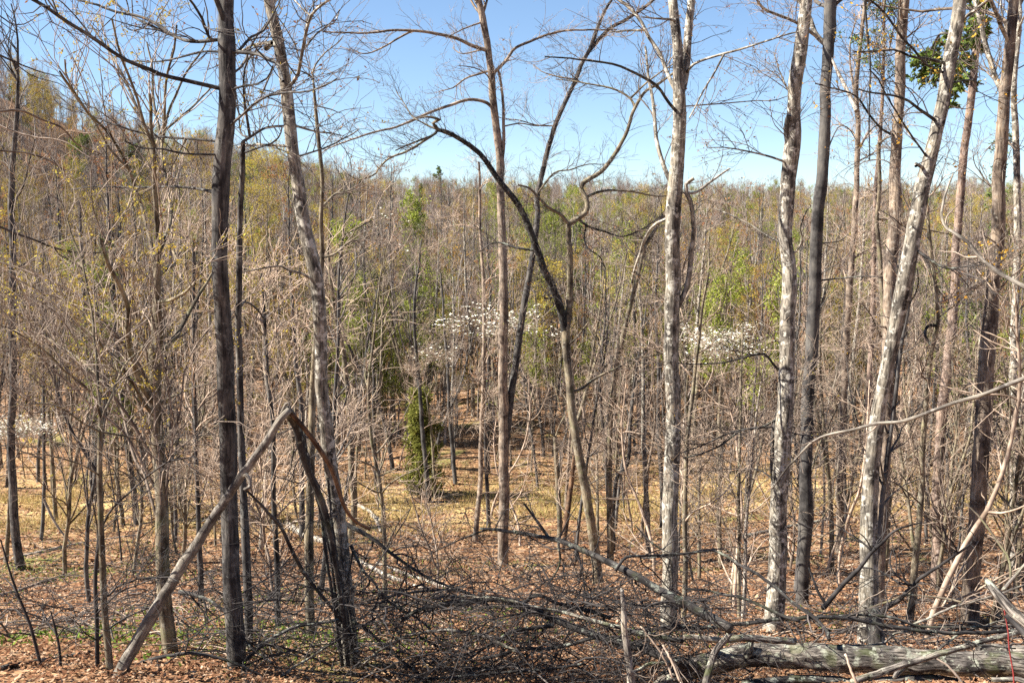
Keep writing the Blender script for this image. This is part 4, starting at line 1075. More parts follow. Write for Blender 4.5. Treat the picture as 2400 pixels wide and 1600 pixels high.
for lb, pts, ya, yb, bk, tw, d2 in [
    ('dark branch stub lying left of the thick grey bough', W(Zr([(-120, 930), (0, 960), (250, 1000), (540, 1050)]), 11, 12), 9.3, 9.1, 'bark_wet', 'twig_black', 3),
    ('lichen-crusted branch touching the left end of the big fallen log', W(Zr([(-150, 1480), (0, 1410), (100, 1360), (300, 1340), (520, 1290)]), 8, 10), 9.1, 9.3, 'bark_log', 'twig_dark', 3),
    ('thin bare stick standing aslant before the big log, the left one', W(Zr([(0, 880), (150, 1050), (300, 1300), (390, 1500)]), 4, 5), 8.7, 8.5, 'twig_pale', 'twig_grey', 2),
    ('thin bare stick standing aslant before the big log, the right one', W(Zr([(280, 1110), (370, 1300), (490, 1560)]), 5, 6), 8.6, 8.4, 'twig_pale', 'twig_grey', 2),
    ('tan stick leaning over the middle of the big log', W(Zq([(150, 1210), (200, 1330), (240, 1440), (300, 1600)]), 5, 7), 8.4, 8.3, 'twig_pale', 'twig_grey', 0),
    ('thin grey stick slanting below the diagonal pole', W(Zq([(1230, 1250), (1430, 1370), (1600, 1590)]), 4, 6), 8.6, 8.3, 'twig_grey', 'twig_grey', 0),
    ('dark bough crossing under the close torn limb', W(Zq([(2130, 740), (2250, 880), (2352, 990), (2480, 1080)]), 13, 15), 7.2, 7.0, 'bark_wet', 'twig_dark', 2),
    ('pale log end at the bottom right corner', W(Zq([(1950, 1520), (2200, 1520), (2352, 1535), (2500, 1550)]), 13, 15), 8.3, 8.2, 'bark_log', 'twig_dark', 0),
    ('broad pale log lying behind the red stem', W(Zq([(1750, 1130), (2000, 1150), (2200, 1170), (2500, 1190)]), 24, 34), 9.8, 9.6, 'bark_log', 'twig_dark', 0),
    ('thin blue-grey branch level behind the red stem', W(Zq([(1600, 1040), (1800, 1100), (2000, 1115), (2250, 1130)]), 5, 4), 8.7, 8.6, 'bark_wet', 'twig_dark', 4),
    ('grey twiggy branch sloping across the leaning scarred tree foot', W(Zq([(100, 1120), (350, 1110), (600, 1080), (760, 980), (1000, 950), (1250, 1010)]), 6, 5), 9.5, 9.7, 'bark_log', 'twig_grey', 5),
    ('mossy bowed branch right of the charred stump', W(Zq([(450, 650), (700, 560), (900, 500), (1100, 500), (1350, 530), (1600, 590)]), 4, 5), 10.6, 10.2, 'bark_tan', 'twig_dark', 4),
    ('grey branch rising from the logs toward the tall clean trunk foot', W(Zq([(1300, 1170), (1500, 1030), (1700, 930), (1950, 850), (2200, 800)]), 6, 4), 9.3, 9.8, 'bark_log', 'twig_grey', 5),
    ('long grey limb sweeping low over the middle of the brush pile', W([(1010, 1400), (1100, 1396), (1190, 1404), (1280, 1425), (1370, 1450), (1470, 1478), (1570, 1496)], 5, 11), 9.9, 9.2, 'bark_log', 'twig_dark', 5),
    ('grey limb arching in the left half of the brush pile', W([(850, 1560), (900, 1520), (960, 1490), (1040, 1476), (1130, 1490), (1220, 1530)], 6, 9), 9.6, 9.1, 'bark_log', 'twig_black', 5),
]:
    piece('fallen_branch', lb, 'branch', pts, ya, yb, bk, tw, seed=140 + len(lb), group='fallen branches around the big log', d2=d2, d3=4, d4=2.5, wob=0.22, up=0.1, l2=(0.3, 1.0))

# branches reaching in from the right
piece('crossing_branch', 'long slender branch sweeping in from the right edge across two trunks', 'branch',
      W(C('f', [(2300, 920), (2091, 1000), (1900, 1080), (1700, 1140), (1500, 1210), (1300, 1270), (1150, 1290), (1000, 1330), (850, 1362), (740, 1440), (640, 1560)]) + [(1807, 1147)], 12, 3), 8.2, 9.3, 'pole', 'twig_grey', seed=73, d2=1.6, d3=2, d4=1.5, l2=(0.3, 0.8))
piece('upper_crossing_branch', 'bent slender branch entering from the right edge beside the tall clean trunk', 'branch',
      W(C('f', [(2300, 560), (2091, 450), (2000, 400), (1850, 300), (1700, 150), (1600, 90), (1560, 0), (1590, -120), (1640, -230)]), 12, 4), 8.6, 9.6, 'pole', 'twig_grey', seed=74, d2=2, d3=2.5, d4=2, l2=(0.4, 1.2))
piece('hanging_vine', 'thin dark vine hanging straight down right of the smooth dark trunk', 'vine',
      W(C('c', [(1110, -80), (1115, 0), (1130, 150), (1150, 400), (1150, 620), (1148, 800), (1145, 980)]), 6, 3), 13.4, 13.6, 'bark_wet', seed=75, k=6)
piece('black_forked_branch', 'black forked branch rising from the brush left of the leaning scarred tree', 'branch',
      W(C('i', [(860, 1110), (900, 1070), (1000, 950), (1080, 870), (1150, 770), (1210, 710), (1280, 640), (1360, 605), (1460, 575)]), 14, 3), 12.0, 11.4, 'twig_black', 'twig_black', seed=76, d2=5, d3=4, d4=3, up=0.1, sides=[
          (W(C('i', [(1160, 760), (1080, 690), (1000, 640), (900, 570), (820, 500)]), 5, 2), 11.7, 12.2),
          (W(C('i', [(880, 1090), (830, 1010), (800, 930), (770, 860)]), 8, 4), 12.0, 12.2)])
piece('black_rising_branch', 'black branch rising right in front of the red-barked pine foot', 'branch',
      W(C('i', [(1200, 1160), (1250, 1110), (1330, 1060), (1400, 990), (1460, 930), (1520, 890), (1600, 840), (1700, 770), (1790, 705)]), 14, 5), 12.2, 11.4, 'twig_black', 'twig_black', seed=77, d2=4, d3=4, d4=2, sides=[
          (W(C('i', [(1420, 970), (1330, 955), (1270, 920), (1200, 880), (1100, 860), (1020, 900)]), 7, 3), 11.8, 12.2),
          (W(C('i', [(1400, 970), (1300, 900), (1270, 830), (1280, 760)]), 6, 3), 11.8, 12.0)])
piece('black_broken_stump', 'charred-looking broken stump at the foot of the leaning scarred tree', 'stump',
      [(2042, 1418, 8), (2046, 1424, 30), (2050, 1450, 36), (2054, 1490, 40), (2058, 1530, 46)], 11.2, 11.1, 'bark_wet', seed=78, k=12, rough=0.25)

# the snapped pole and what hangs from it
piece('snapped_pole', 'bare grey pole slanting up rightward, snapped and bent over at its peak', 'snag',
      D([(225, 1640, 31.8), (265, 1565, 30.3), (330, 1450, 28.9), (385, 1355, 26.0), (425, 1290, 26.0), (480, 1205, 22.4), (545, 1110, 20.2), (600, 1030, 18.7), (640, 972, 17.3), (660, 948, 14.4)]), 8.7, 9.2, 'pole', 'twig_grey', seed=79, k=16, rough=0.08, sides=[
          (D([(655, 940, 22), (668, 955, 24), (682, 985, 20), (695, 1040, 19), (712, 1090, 18), (738, 1150, 17), (760, 1230, 15), (775, 1320, 13), (790, 1420, 12), (800, 1530, 10)]), 9.2, 9.9, 'bark_wet'),
          (D([(665, 945, 12), (700, 985, 12), (740, 1040, 12), (765, 1085, 11), (790, 1160, 10), (815, 1195, 9), (850, 1215, 8)]), 9.2, 9.8, 'rot'),
          (D([(548, 1105, 8), (565, 1090, 10), (575, 1115, 9), (560, 1125, 8)]), 9.02, 8.95, 'pole'),
          (D([(645, 950, 6), (660, 925, 5), (672, 950, 5)]), 9.2, 9.2, 'pole')])
piece('curving_slender_branch', 'slender dark branch curving down from the pole knot through the vine tangle', 'branch',
      D([(560, 1120, 5), (590, 1150, 6), (625, 1185, 8), (648, 1215, 9), (668, 1260, 9), (700, 1320, 9), (735, 1365, 8), (780, 1420, 8), (820, 1470, 7)]), 9.1, 9.9, 'bark_wet', 'twig_dark', seed=80, d2=2, d3=3, d4=2)
piece('mossy_bowed_branch', 'bowed pale-topped branch at the foot of the tall dark trunk', 'branch',
      W([(545, 1572), (580, 1540), (612, 1512), (650, 1490), (690, 1470), (740, 1462), (800, 1450)], 11, 7), 9.7, 10.2, 'bark_wet', 'twig_black', seed=81, d2=3, d3=4, d4=3)
piece('low_grey_branch', 'thin grey branch rising rightward along the bottom edge left of centre', 'branch',
      W([(560, 1605), (640, 1590), (690, 1562), (760, 1520), (830, 1485), (900, 1445), (960, 1420)], 7, 4), 9.5, 10.6, 'bark_log', 'twig_dark', seed=82, d2=3, d3=4, d4=3)
for i, (lb, pts, w0, w1, ya, yb, sd) in enumerate([
    ('dark arc of branch springing rightward from behind the leaning pale trunk', C('h', [(0, 580), (100, 630), (200, 690), (300, 770), (400, 840), (500, 900), (620, 960), (760, 1000)]), 12, 4, 11.0, 10.6, 83),
    ('second dark branch bowing down right below the vine-wrapped foot', C('h', [(60, 720), (120, 850), (200, 940), (260, 1030), (380, 1110), (500, 1180), (600, 1290), (700, 1400)]), 8, 4, 10.8, 10.2, 84),
    ('thin dark branch falling steeply through the brush at bottom centre-left', C('h', [(60, 1180), (200, 1270), (330, 1380), (450, 1480), (560, 1560)]), 9, 5, 10.4, 9.8, 85),
    ('blackish branch snaking low through the middle of the brush pile', C('h', [(860, 1420), (960, 1400), (1100, 1350), (1250, 1360), (1400, 1340), (1560, 1300)]), 7, 9, 9.7, 9.4, 86),
    ('dark branch lying lowest along the bottom of the brush pile', C('h', [(300, 1500), (500, 1540), (760, 1520), (1000, 1500), (1250, 1480), (1500, 1450)]), 6, 7, 9.6, 9.3, 87),
    ('dark drooping branch beside the bare shrub at bottom left', [(420, 1385), (470, 1398), (510, 1420), (545, 1450), (580, 1510), (640, 1560)], 10, 5, 9.9, 9.6, 88),
    ('thin branch sagging from the pole toward the dark trunk foot', [(330, 1553), (400, 1535), (470, 1530), (540, 1545), (620, 1580)], 10, 6, 9.4, 9.4, 89),
]):
    piece('brush_branch', lb, 'branch', W(pts, w0, w1), ya, yb, 'bark_wet', 'twig_black', seed=sd, group='dark dead branches of the brush pile', d2=6.5, d3=6, d4=3.5, wob=0.28, up=0.12, l2=(0.4, 1.3))

# vines round the leaning pale tree's foot
for i, (pts, w0, w1, dy) in enumerate([
    ([(700, 985), (716, 1090), (745, 1180), (760, 1300), (778, 1420), (800, 1560)], 7, 9, -0.3),
    ([(712, 1010), (730, 1120), (752, 1200), (775, 1320), (790, 1450), (812, 1570)], 6, 8, -0.2),
    ([(724, 1060), (742, 1150), (770, 1260), (800, 1380), (824, 1500), (838, 1590)], 6, 9, -0.35),
    ([(768, 1120), (776, 1220), (790, 1330), (812, 1420), (826, 1520)], 6, 7, -0.25)]):
    piece('hanging_vine', ['leftmost dark woody vine of the bundle at the leaning pale trunk foot', 'second dark woody vine from left at the leaning pale trunk foot', 'rightmost dark woody vine of the bundle at the leaning pale trunk foot', 'shortest dark woody vine starting lowest at the leaning pale trunk foot'][i], 'vine', W(pts, w0, w1), 10.7 + dy, 10.9 + dy, 'bark_wet', 'twig_dark', seed=90 + i, group='vines at the leaning pale trunk', d2=3, d3=4, d4=2, k=8, l2=(0.3, 0.9))

# dark bare shrubs at bottom left
hero('dark_bare_shrub', 'black bare shrub stem with arching boughs at the lower left', 'shrub',
     [(243, 1150, 4), (238, 1200, 6), (232, 1260, 7), (226, 1314, 8), (224, 1380, 9), (228, 1450, 10), (229, 1520, 11), (232, 1600, 12)], 'twig_black', 'twig_black', [
         (C('g', [(610, 1090), (660, 1040), (720, 980), (800, 950), (870, 930), (980, 930)]), 6, 3, 0.4),
         (C('g', [(615, 1110), (690, 1050), (760, 1000), (860, 970), (1000, 930), (1100, 960)]), 5, 3, -0.4),
         (C('g', [(600, 1300), (660, 1240), (740, 1180), (850, 1130), (960, 1100)]), 6, 3, 0.3),
         (C('g', [(595, 1330), (520, 1250), (480, 1180)]), 4, 2, -0.4),
         (C('g', [(600, 820), (630, 600), (700, 480), (860, 330), (1010, 210), (1180, 160)]), 6, 3, -0.5)], Y=8.9, seed=101, d2=4, d3=4, d4=3)
hero('leaning_dark_sapling', 'dark leafless sapling leaning left at the lower left corner', 'sapling',
     [(2, 1265, 3), (8, 1283, 4), (26, 1345, 5), (46, 1400, 6), (70, 1460, 7), (88, 1530, 8), (104, 1605, 9)], 'twig_black', 'twig_black', [
         (C('g', [(130, 1060), (60, 960), (0, 930)]), 4, 2, 0.4)], Y=8.7, seed=102, d2=3, d3=3, d4=2)
hero('little_dark_shrub', 'small dark twiggy shrub beside the green moss at lower left', 'shrub',
     [(118, 1430, 3), (128, 1470, 5), (138, 1520, 6), (142, 1575, 7)], 'twig_black', 'twig_black', [
         (C('g', [(350, 1290), (300, 1180), (260, 1080)]), 4, 2, 0.3), (C('g', [(355, 1300), (390, 1230), (430, 1190)]), 4, 2, -0.3)], seed=103, d2=5, d3=4, d4=3)

# limbs reaching in from trees past the left edge
for i, (lb, pts, w0, w1, dy) in enumerate([
    ('pale limb entering from the left edge below the hill crest', C('a', [(-120, 700), (0, 690), (130, 680), (250, 740), (380, 800), (480, 900), (620, 965)]), 7, 3, 1.0),
    ('thin dark limb entering the sky from the left edge', C('a', [(-120, 290), (0, 340), (120, 390), (250, 440), (400, 475)]), 6, 2, 0.5),
    ('curled black twig hooking into the sky at the top left corner', C('a', [(-60, 90), (0, 100), (60, 140), (130, 155), (200, 130), (250, 90)]), 4, 2, 0.2),
    ('dark limb sagging in from the left edge at mid height', C('a', [(-120, 1330), (0, 1395), (200, 1470), (400, 1530), (600, 1540), (760, 1530)]), 7, 3, 0.8),
    ('pale limb running level from the left edge above the yellow leaves', C('a', [(-120, 900), (0, 920), (160, 930), (300, 980), (420, 1060)]), 6, 3, 0.8),
    ('dark limb slanting down from the left edge', C('a', [(-120, 700), (0, 760), (200, 830), (400, 860), (560, 960)]), 5, 2, -0.4)]):
    piece('overhanging_limb', lb, 'branch', W(pts, w0, w1), 9.8 + i * 0.3, 9.8 + i * 0.3 + dy, 'twig_dark' if i in (1, 2, 3) else 'twig_grey', 'twig_dark' if i in (1, 2, 3) else 'twig_pale', seed=110 + i, d2=2.5, d3=3.5, d4=2.5, k=6, l2=(0.3, 1.2), cap=False)

# logs on the valley side
def ground_log(label, pts, w, bark, seed, lift=0.4, cat='log', group='pale logs lying on the valley side'):
    P = [on_ground(u, v) for u, v in pts]
    R = [metre(p[1], ww) / 2 for p, ww in zip(P, np.linspace(w[0], w[1], len(P)))]
    P = np.array([[p[0], p[1], float(ground(p[0], p[1])) + r * lift * 2] for p, r in zip(P, R)])
    m = max(14, int(np.linalg.norm(np.diff(P, axis=0), axis=1).sum() / 0.15))
    Q, S = resample(P, m, np.array(R))
    mb = MB(); mb.tubes(Q, S, 12, cap=True, rough=0.12, seed=seed)
    return tag(mb.build('lying_log', bark), label, cat, group)
ground_log('reddish brown log on the slope at the left edge', [(-40, 1412), (40, 1390), (110, 1366), (175, 1346)], (13, 9), 'bark_brown', 121)
ground_log('long pale log on the sandy rise at left', [(30, 1312), (100, 1296), (160, 1281), (240, 1268), (330, 1254)], (9, 5), 'dead', 122)
ground_log('bright white log behind the slim trunks left of centre', [(676, 1236), (705, 1254), (740, 1268), (800, 1286)], (16, 12), 'dead', 123)
ground_log('white log pointing down right from the vine-wrapped foot', [(838, 1318), (880, 1340), (930, 1362), (1000, 1386)], (13, 9), 'dead', 124)
ground_log('second white log close above the first at centre left', [(884, 1324), (940, 1344), (1000, 1364), (1060, 1384)], (9, 7), 'dead', 125)
ground_log('bent white branch hooked on the valley floor', [(840, 1192), (868, 1206), (882, 1226), (892, 1250)], (9, 6), 'dead', 126, 0.8)
ground_log('short white log beside the hooked branch', [(872, 1212), (884, 1220), (900, 1227)], (12, 9), 'dead', 127)
ground_log('brown log lying level between the tall dark trunk and the vines', [(600, 1492), (660, 1494), (720, 1496), (790, 1498)], (11, 10), 'bark_log', 128)
ground_log('dark log crossing behind the smooth dark trunk', [(1740, 1262), (1820, 1244), (1900, 1228), (1960, 1216)], (10, 8), 'bark_log', 129)
ground_log('pale log behind the foot of the tall clean trunk at right', [(2200, 1364), (2270, 1360), (2330, 1358), (2380, 1354)], (8, 6), 'dead', 130)
ground_log('lower pale log behind the foot of the tall clean trunk at right', [(2215, 1376), (2260, 1378), (2330, 1380)], (7, 5), 'dead', 131)
ground_log('grey log on the valley floor left of the cedar foot', [(870, 1192), (910, 1197), (960, 1202)], (6, 5), 'bark_log', 132)
ground_log('mossy log at the bottom left corner', [(0, 1575), (60, 1560), (130, 1548), (210, 1535)], (12, 10), 'bark_log', 133)
ground_log('thin grey log on the slope below the sandy rise', [(60, 1440), (130, 1425), (230, 1418)], (6, 4), 'bark_log', 134)

# ------------------------------------------------------------------ forms for the trees that repeat
def bare_form(rng, H=13.0, r=0.10, crook=0.05, clear=0.35, nb=22, n2=8.0, n3=10.0, fork=False, lean=0.0, blen=(1.2, 3.2), thick=1.0, up=0.35, ang=(35, 65), tip=0.004, k=8, r2=0.010):
    """trunk centre line, then limb / twig generations"""
    n = 22
    P = np.zeros((n, 3)); d = unit(np.array([rng.normal() * 0.03 + lean, rng.normal() * 0.03, 1.0]))
    bend = rng.normal(size=3) * 0.02
    for i in range(1, n):
        P[i] = P[i - 1] + d * H / (n - 1)
        d = unit(d + rng.normal(size=3) * crook + bend * (1 if i < n // 2 else -1) + np.array([0, 0, 0.10]))
    P[:, 2] -= 0.3
    R = r * (1 - np.linspace(0, 1, n)) ** 0.75 * thick + 0.010
    R[0] *= 1.25
    stems, sr = [P], [R]
    if fork:
        i = int(n * rng.uniform(0.3, 0.5))
        Q = np.zeros((n, 3)); Q[0] = P[i]; d = unit(np.array([rng.choice([-1, 1]) * 0.35, rng.normal() * 0.2, 1.0]))
        for j in range(1, n):
            Q[j] = Q[j - 1] + d * (H - P[i][2]) * 0.95 / (n - 1)
            d = unit(d + rng.normal(size=3) * crook + np.array([0, 0, 0.06]))
        stems.append(Q); sr.append(R[i] * 0.8 * (1 - np.linspace(0, 1, n)) ** 0.75 + 0.008)
    A, AR = np.stack(stems), np.stack(sr)
    P1, R1 = sprout(A, AR, nb * len(stems), rng, clear, 0.98, blen, ang, up=up, curve=0.05, wob=0.10, n=9, r0=0.028 * thick, r1=0.007 * thick, rel=0.55, tipshort=0.6)
    L1 = np.linalg.norm(np.diff(P1, axis=1), axis=2).sum()
    P2, R2 = sprout(P1, R1, int(L1 * n2 / 2), rng, 0.1, 1.0, (0.5, 1.3), (30, 60), up=up * 0.6, wob=0.14, n=6, r0=r2 * thick, r1=tip * thick, rel=0.7)
    L2 = np.linalg.norm(np.diff(P2, axis=1), axis=2).sum()
    P3, R3 = sprout(P2, R2, int(L2 * n3 / 3), rng, 0.1, 1.0, (0.2, 0.6), (30, 60), up=0.1, wob=0.16, n=4, r0=0.006 * thick, r1=tip * 0.85 * thick, rel=0.8)
    return (A, AR), (P1, R1), (P2, R2), (P3, R3)

def form_meshes(name, gens, bark, twig, leaf=None, nleaf=0, lsize=(0.03, 0.06), k=8, joined=False, rng=None, spread=0.03, k1=5, droop=0.0):
    (A, AR), (P1, R1), (P2, R2), (P3, R3) = gens
    if joined:
        mb = MB(); mb.tubes(A, AR, k, 0); mb.tubes(P1, R1, k1, 0); mb.tubes(P2, R2, 3, 1); mb.tubes(P3, R3, 3, 1)
        mats = [bark, twig]
        if leaf:
            leaf_blades(mb, P3, nleaf, rng, lsize, 2, spread=spread, droop=droop); mats.append(leaf)
        return mb.mesh(name, mats)
    t = MB(); t.tubes(A, AR, k, rough=0.06)
    c = MB(); c.tubes(P1, R1, k1, 0); c.tubes(P2, R2, 3, 1); c.tubes(P3, R3, 3, 1)
    mats = [bark, twig]
    if leaf:
        leaf_blades(c, P3, nleaf, rng, lsize, 2, spread=spread, droop=droop); mats.append(leaf)
    return t.mesh('trunk', bark), c.mesh('crown', mats)

rng = np.random.default_rng(200)
FORMS = []      # (look, trunk mesh, crown mesh)
for look, kw, bark, twig, leaf, nl in [
    ('slender grey', dict(H=13, r=0.085, crook=0.035, clear=0.42), 'bark_smooth', 'twig_grey', None, 0),
    ('straight pale', dict(H=14, r=0.10, crook=0.025, clear=0.45), 'bark_pale', 'twig_pale', None, 0),
    ('thin brown', dict(H=11, r=0.065, crook=0.05, clear=0.30), 'bark_brown', 'twig_pale', None, 0),
    ('forked tan', dict(H=13, r=0.095, crook=0.05, clear=0.3, fork=True, nb=14), 'bark_tan', 'twig_pale', None, 0),
    ('crooked dark', dict(H=10, r=0.075, crook=0.09, clear=0.28), 'bark_dark', 'twig_grey', None, 0),
    ('leaning grey', dict(H=12, r=0.08, crook=0.04, clear=0.4, lean=0.12), 'bark_smooth', 'twig_grey', None, 0),
    ('red-budded grey', dict(H=13, r=0.085, crook=0.04, clear=0.40), 'bark_smooth', 'twig_grey', 'leaf_red', 700),
    ('thin whitish', dict(H=10, r=0.055, crook=0.05, clear=0.25), 'dead', 'twig_pale', None, 0)]:
    kw['clear'] = kw['clear'] + 0.10; kw['r'] *= 1.12; kw.setdefault('nb', 16)
    g = bare_form(rng, tip=0.0030, r2=0.0075, blen=(0.8, 2.1), up=0.45, **kw)
    FORMS.append((look,) + form_meshes(look.replace(' ', '_'), g, bark, twig, leaf, nl, (0.025, 0.05), rng=rng))

SAPS = []
for look, kw, bark, twig in [
    ('pale twiggy', dict(H=5.0, r=0.026, crook=0.07, clear=0.12, nb=20, blen=(0.8, 2.2), up=0.12, ang=(50, 85), r2=0.007), 'twig_pale', 'twig_pale'),
    ('thin straight', dict(H=7.0, r=0.032, crook=0.04, clear=0.2, nb=20, blen=(0.7, 1.9), up=0.2, ang=(45, 80), r2=0.007), 'bark_tan', 'twig_pale'),
    ('low bushy', dict(H=3.0, r=0.018, crook=0.10, clear=0.05, nb=18, blen=(0.6, 1.6), up=0.25, ang=(40, 80), r2=0.006, fork=True), 'twig_grey', 'twig_pale'),
    ('grey wiry', dict(H=4.5, r=0.022, crook=0.09, clear=0.1, nb=18, blen=(0.8, 2.4), up=0.1, ang=(50, 88), r2=0.006), 'twig_grey', 'twig_grey'),
    ('dark wiry', dict(H=4.0, r=0.024, crook=0.08, clear=0.12, nb=16, blen=(0.7, 2.0), up=0.15, ang=(45, 85), r2=0.006), 'bark_dark', 'twig_dark'),
    ('tall whip-like', dict(H=8.0, r=0.034, crook=0.05, clear=0.3, nb=18, blen=(0.7, 1.8), up=0.25, ang=(40, 75), r2=0.007), 'bark_smooth', 'twig_pale')]:
    kw['r'] *= 1.25
    g = bare_form(rng, tip=0.0028, n2=6, n3=6.5, **kw)
    SAPS.append((look,) + form_meshes(look.replace(' ', '_'), g, bark, twig, rng=rng, k=6, k1=4))

SPREAD = []
for look, kw, bark, twig in [
    ('spreading many-limbed', dict(H=7.5, r=0.055, crook=0.06, clear=0.22, nb=20, blen=(1.8, 4.0), up=0.45, ang=(30, 65), r2=0.008, fork=True), 'bark_tan', 'twig_pale'),
    ('wide pale-twigged', dict(H=6.5, r=0.05, crook=0.08, clear=0.2, nb=24, blen=(1.6, 3.8), up=0.2, ang=(45, 80), r2=0.008), 'bark_tan', 'twig_pale'),
    ('upright broom-shaped', dict(H=8.5, r=0.05, crook=0.05, clear=0.18, nb=16, blen=(2.2, 4.5), up=0.9, ang=(20, 45), r2=0.008, fork=True), 'bark_smooth', 'twig_grey')]:
    g = bare_form(rng, tip=0.0028, n2=5, n3=6, **kw)
    SPREAD.append((look,) + form_meshes(look.replace(' ', '_'), g, bark, twig, rng=rng, k=8, k1=5))

ZONES = [(-9999, 120, 'left of the slim grey thicket tree'), (120, 330, 'by the three-way forked tree'), (330, 500, 'behind the fan-shaped tree'),
         (500, 690, 'behind the tall dark trunk'), (690, 880, 'behind the leaning pale trunk'), (880, 1080, 'around the green cedar'),
         (1080, 1260, 'behind the twin middle trunks'), (1260, 1440, 'behind the wide-forked tree'), (1440, 1680, 'behind the double-topped trunk'),
         (1680, 1870, 'behind the snapped-stub tree'), (1870, 2010, 'right of the smooth dark trunk'), (2010, 2180, 'behind the leaning scarred tree'), (2180, 9999, 'by the right-edge trunks')]
def zone(u):
    return next(z[2] for z in ZONES if z[0] <= u < z[1])
def band(y):
    return 'on the near slope' if y < 27 else 'on the valley floor' if y < 42 else 'across the valley' if y < 56 else 'farther up'

ALIKE = {}
def plant(name, cat, form, p, s, rz, tilt, rg):
    look, tm, cm = form
    u, v = px(np.array(p))
    z, b = zone(u), band(p[1])
    lb = f'{look} {cat} {b} {z}'
    ALIKE.setdefault(lb, []).append([float(u), None])
    o = empty(name, p, lb, cat, f'{look} {cat}s {b} {z}')
    ALIKE[lb][-1][1] = o
    o.rotation_euler = (tilt[0], tilt[1], rz); o.scale = (s, s, s)
    for nm, me in (('trunk', tm), ('crown', cm)):
        c = bpy.data.objects.new(nm, me); COL.objects.link(c); c.parent = o
        if nm == 'crown':
            c['kind'] = 'stuff'
    return o

def sky_cap(u):
    """how high (degrees above the eye) the woods reach in each direction"""
    return np.interp(u, [-200, 0, 100, 250, 600, 720, 1000, 1400, 1700, 2400, 2600], [11.4, 10.6, 9.4, 7.0, 6.0, 5.2, 4.0, 3.9, 3.6, 3.2, 3.2])
def cap_scale(p, H, s, rg):
    u, _ = px(np.array(p))
    top = math.tan(math.radians(float(sky_cap(u) + 0.4 * vnoise(np.array([u / 70.0]), np.array([0.5]), seed=77)[0]))) * math.hypot(p[0], p[1]) - p[2]
    return min(s, top / H * rg.uniform(0.72, 1.0))
hero_xy = np.array([[p[0][0][0], p[0][0][1]] for p in HEROES.values()])
def scatter(n, y0, y1, rg, wide=0.54, mind=1.0, dens=lambda x, y: 1.0, near_hero=0.8):
    out = []
    while len(out) < n:
        y = math.sqrt(rg.uniform(y0 * y0, y1 * y1))
        x = rg.uniform(-wide, wide) * y + rg.uniform(-1, 1)
        if rg.random() > dens(x, y):
            continue
        if np.min(np.hypot(hero_xy[:, 0] - x, hero_xy[:, 1] - y)) < near_hero:
            continue
        if any((a - x) ** 2 + (b - y) ** 2 < mind * mind for a, b in out):
            continue
        out.append((x, y))
    return out

rg = np.random.default_rng(301)
def dens_tree(x, y):
    d = 1.0
    if y < 30: d = 0.22
    elif y < 41: d = 0.4
    if abs(x) < 7 and y < 40: d *= 0.5
    if -4.5 < x < -0.8 and y < 41: d = 0.0
    if x / y < -0.44 and y < 27: d = 0.0
    return d
for (x, y) in scatter(290, 19, 68, rg, dens=dens_tree, mind=0.9):
    k = int(rg.choice(len(FORMS), p=[.2, .12, .16, .12, .08, .1, .12, .1]))
    p = (x, y, float(ground(x, y)))
    plant('bare_tree', 'tree', FORMS[k], p, cap_scale(p, 13, rg.uniform(0.7, 1.1), rg), rg.uniform(0, 6.28), (rg.normal() * 0.03, rg.normal() * 0.03), rg)
for (u, y, k, s_) in [(150, 25, 0, 0.95), (205, 19, 2, 0.8), (310, 24, 1, 0.85), (430, 24, 0, 0.85), (520, 30, 1, 0.8), (380, 33, 2, 1.0),
                     (1400, 31, 1, 0.9), (1640, 24, 1, 0.85), (1900, 22, 1, 0.8), (1960, 29, 0, 0.9), (2080, 26, 1, 0.9), (2200, 21, 0, 0.75), (2260, 28, 1, 1.0), (2370, 19, 1, 0.8)]:
    x = (u - 1200) / FPX * y * 1.03; p = (x, y, float(ground(x, y)))
    plant('spreading_tree', 'tree', SPREAD[k], p, cap_scale(p, 9.5, s_, rg), rg.uniform(0, 6.28), (rg.normal() * 0.03, rg.normal() * 0.03), rg)
def dens_sap(x, y):
    d = 1.0
    if y < 24: d = 0.30 if x < 3 else 0.8
    if 34 < y < 40: d = 0.5
    if -7 < x < 4 and y < 34: d *= 0.4
    if -4.5 < x < -0.8 and 26 < y < 41: d = 0.0
    if x / y < -0.45 and y < 27: d = 0.0
    return d
for (x, y) in scatter(215, 14, 50, rg, dens=dens_sap, mind=0.6, near_hero=0.4):
    k = int(rg.choice(len(SAPS), p=[.20, .28, .06, .14, .06, .26]))
    plant('sapling', 'sapling', SAPS[k], (x, y, float(ground(x, y))), rg.uniform(0.6, 1.2), rg.uniform(0, 6.28), (rg.normal() * 0.06, rg.normal() * 0.06), rg)

ORD = ['leftmost', 'second from left', 'third from left', 'fourth from left', 'fifth from left', 'sixth from left', 'seventh from left', 'eighth from left', 'ninth from left']
for lb, lst in ALIKE.items():
    if len(lst) > 1:
        lst.sort(key=lambda t: t[0])
        for i, (_, o) in enumerate(lst):
            t = lb + ', ' + ('rightmost' if i == len(lst) - 1 else ORD[min(i, 8)])
            if len(re.findall(r"[A-Za-z0-9']+", t)) > 16:
                t = t.replace(' from left', '').replace(' the near slope', ' near slope').replace(' the valley floor', ' valley floor')
            o['label'] = t

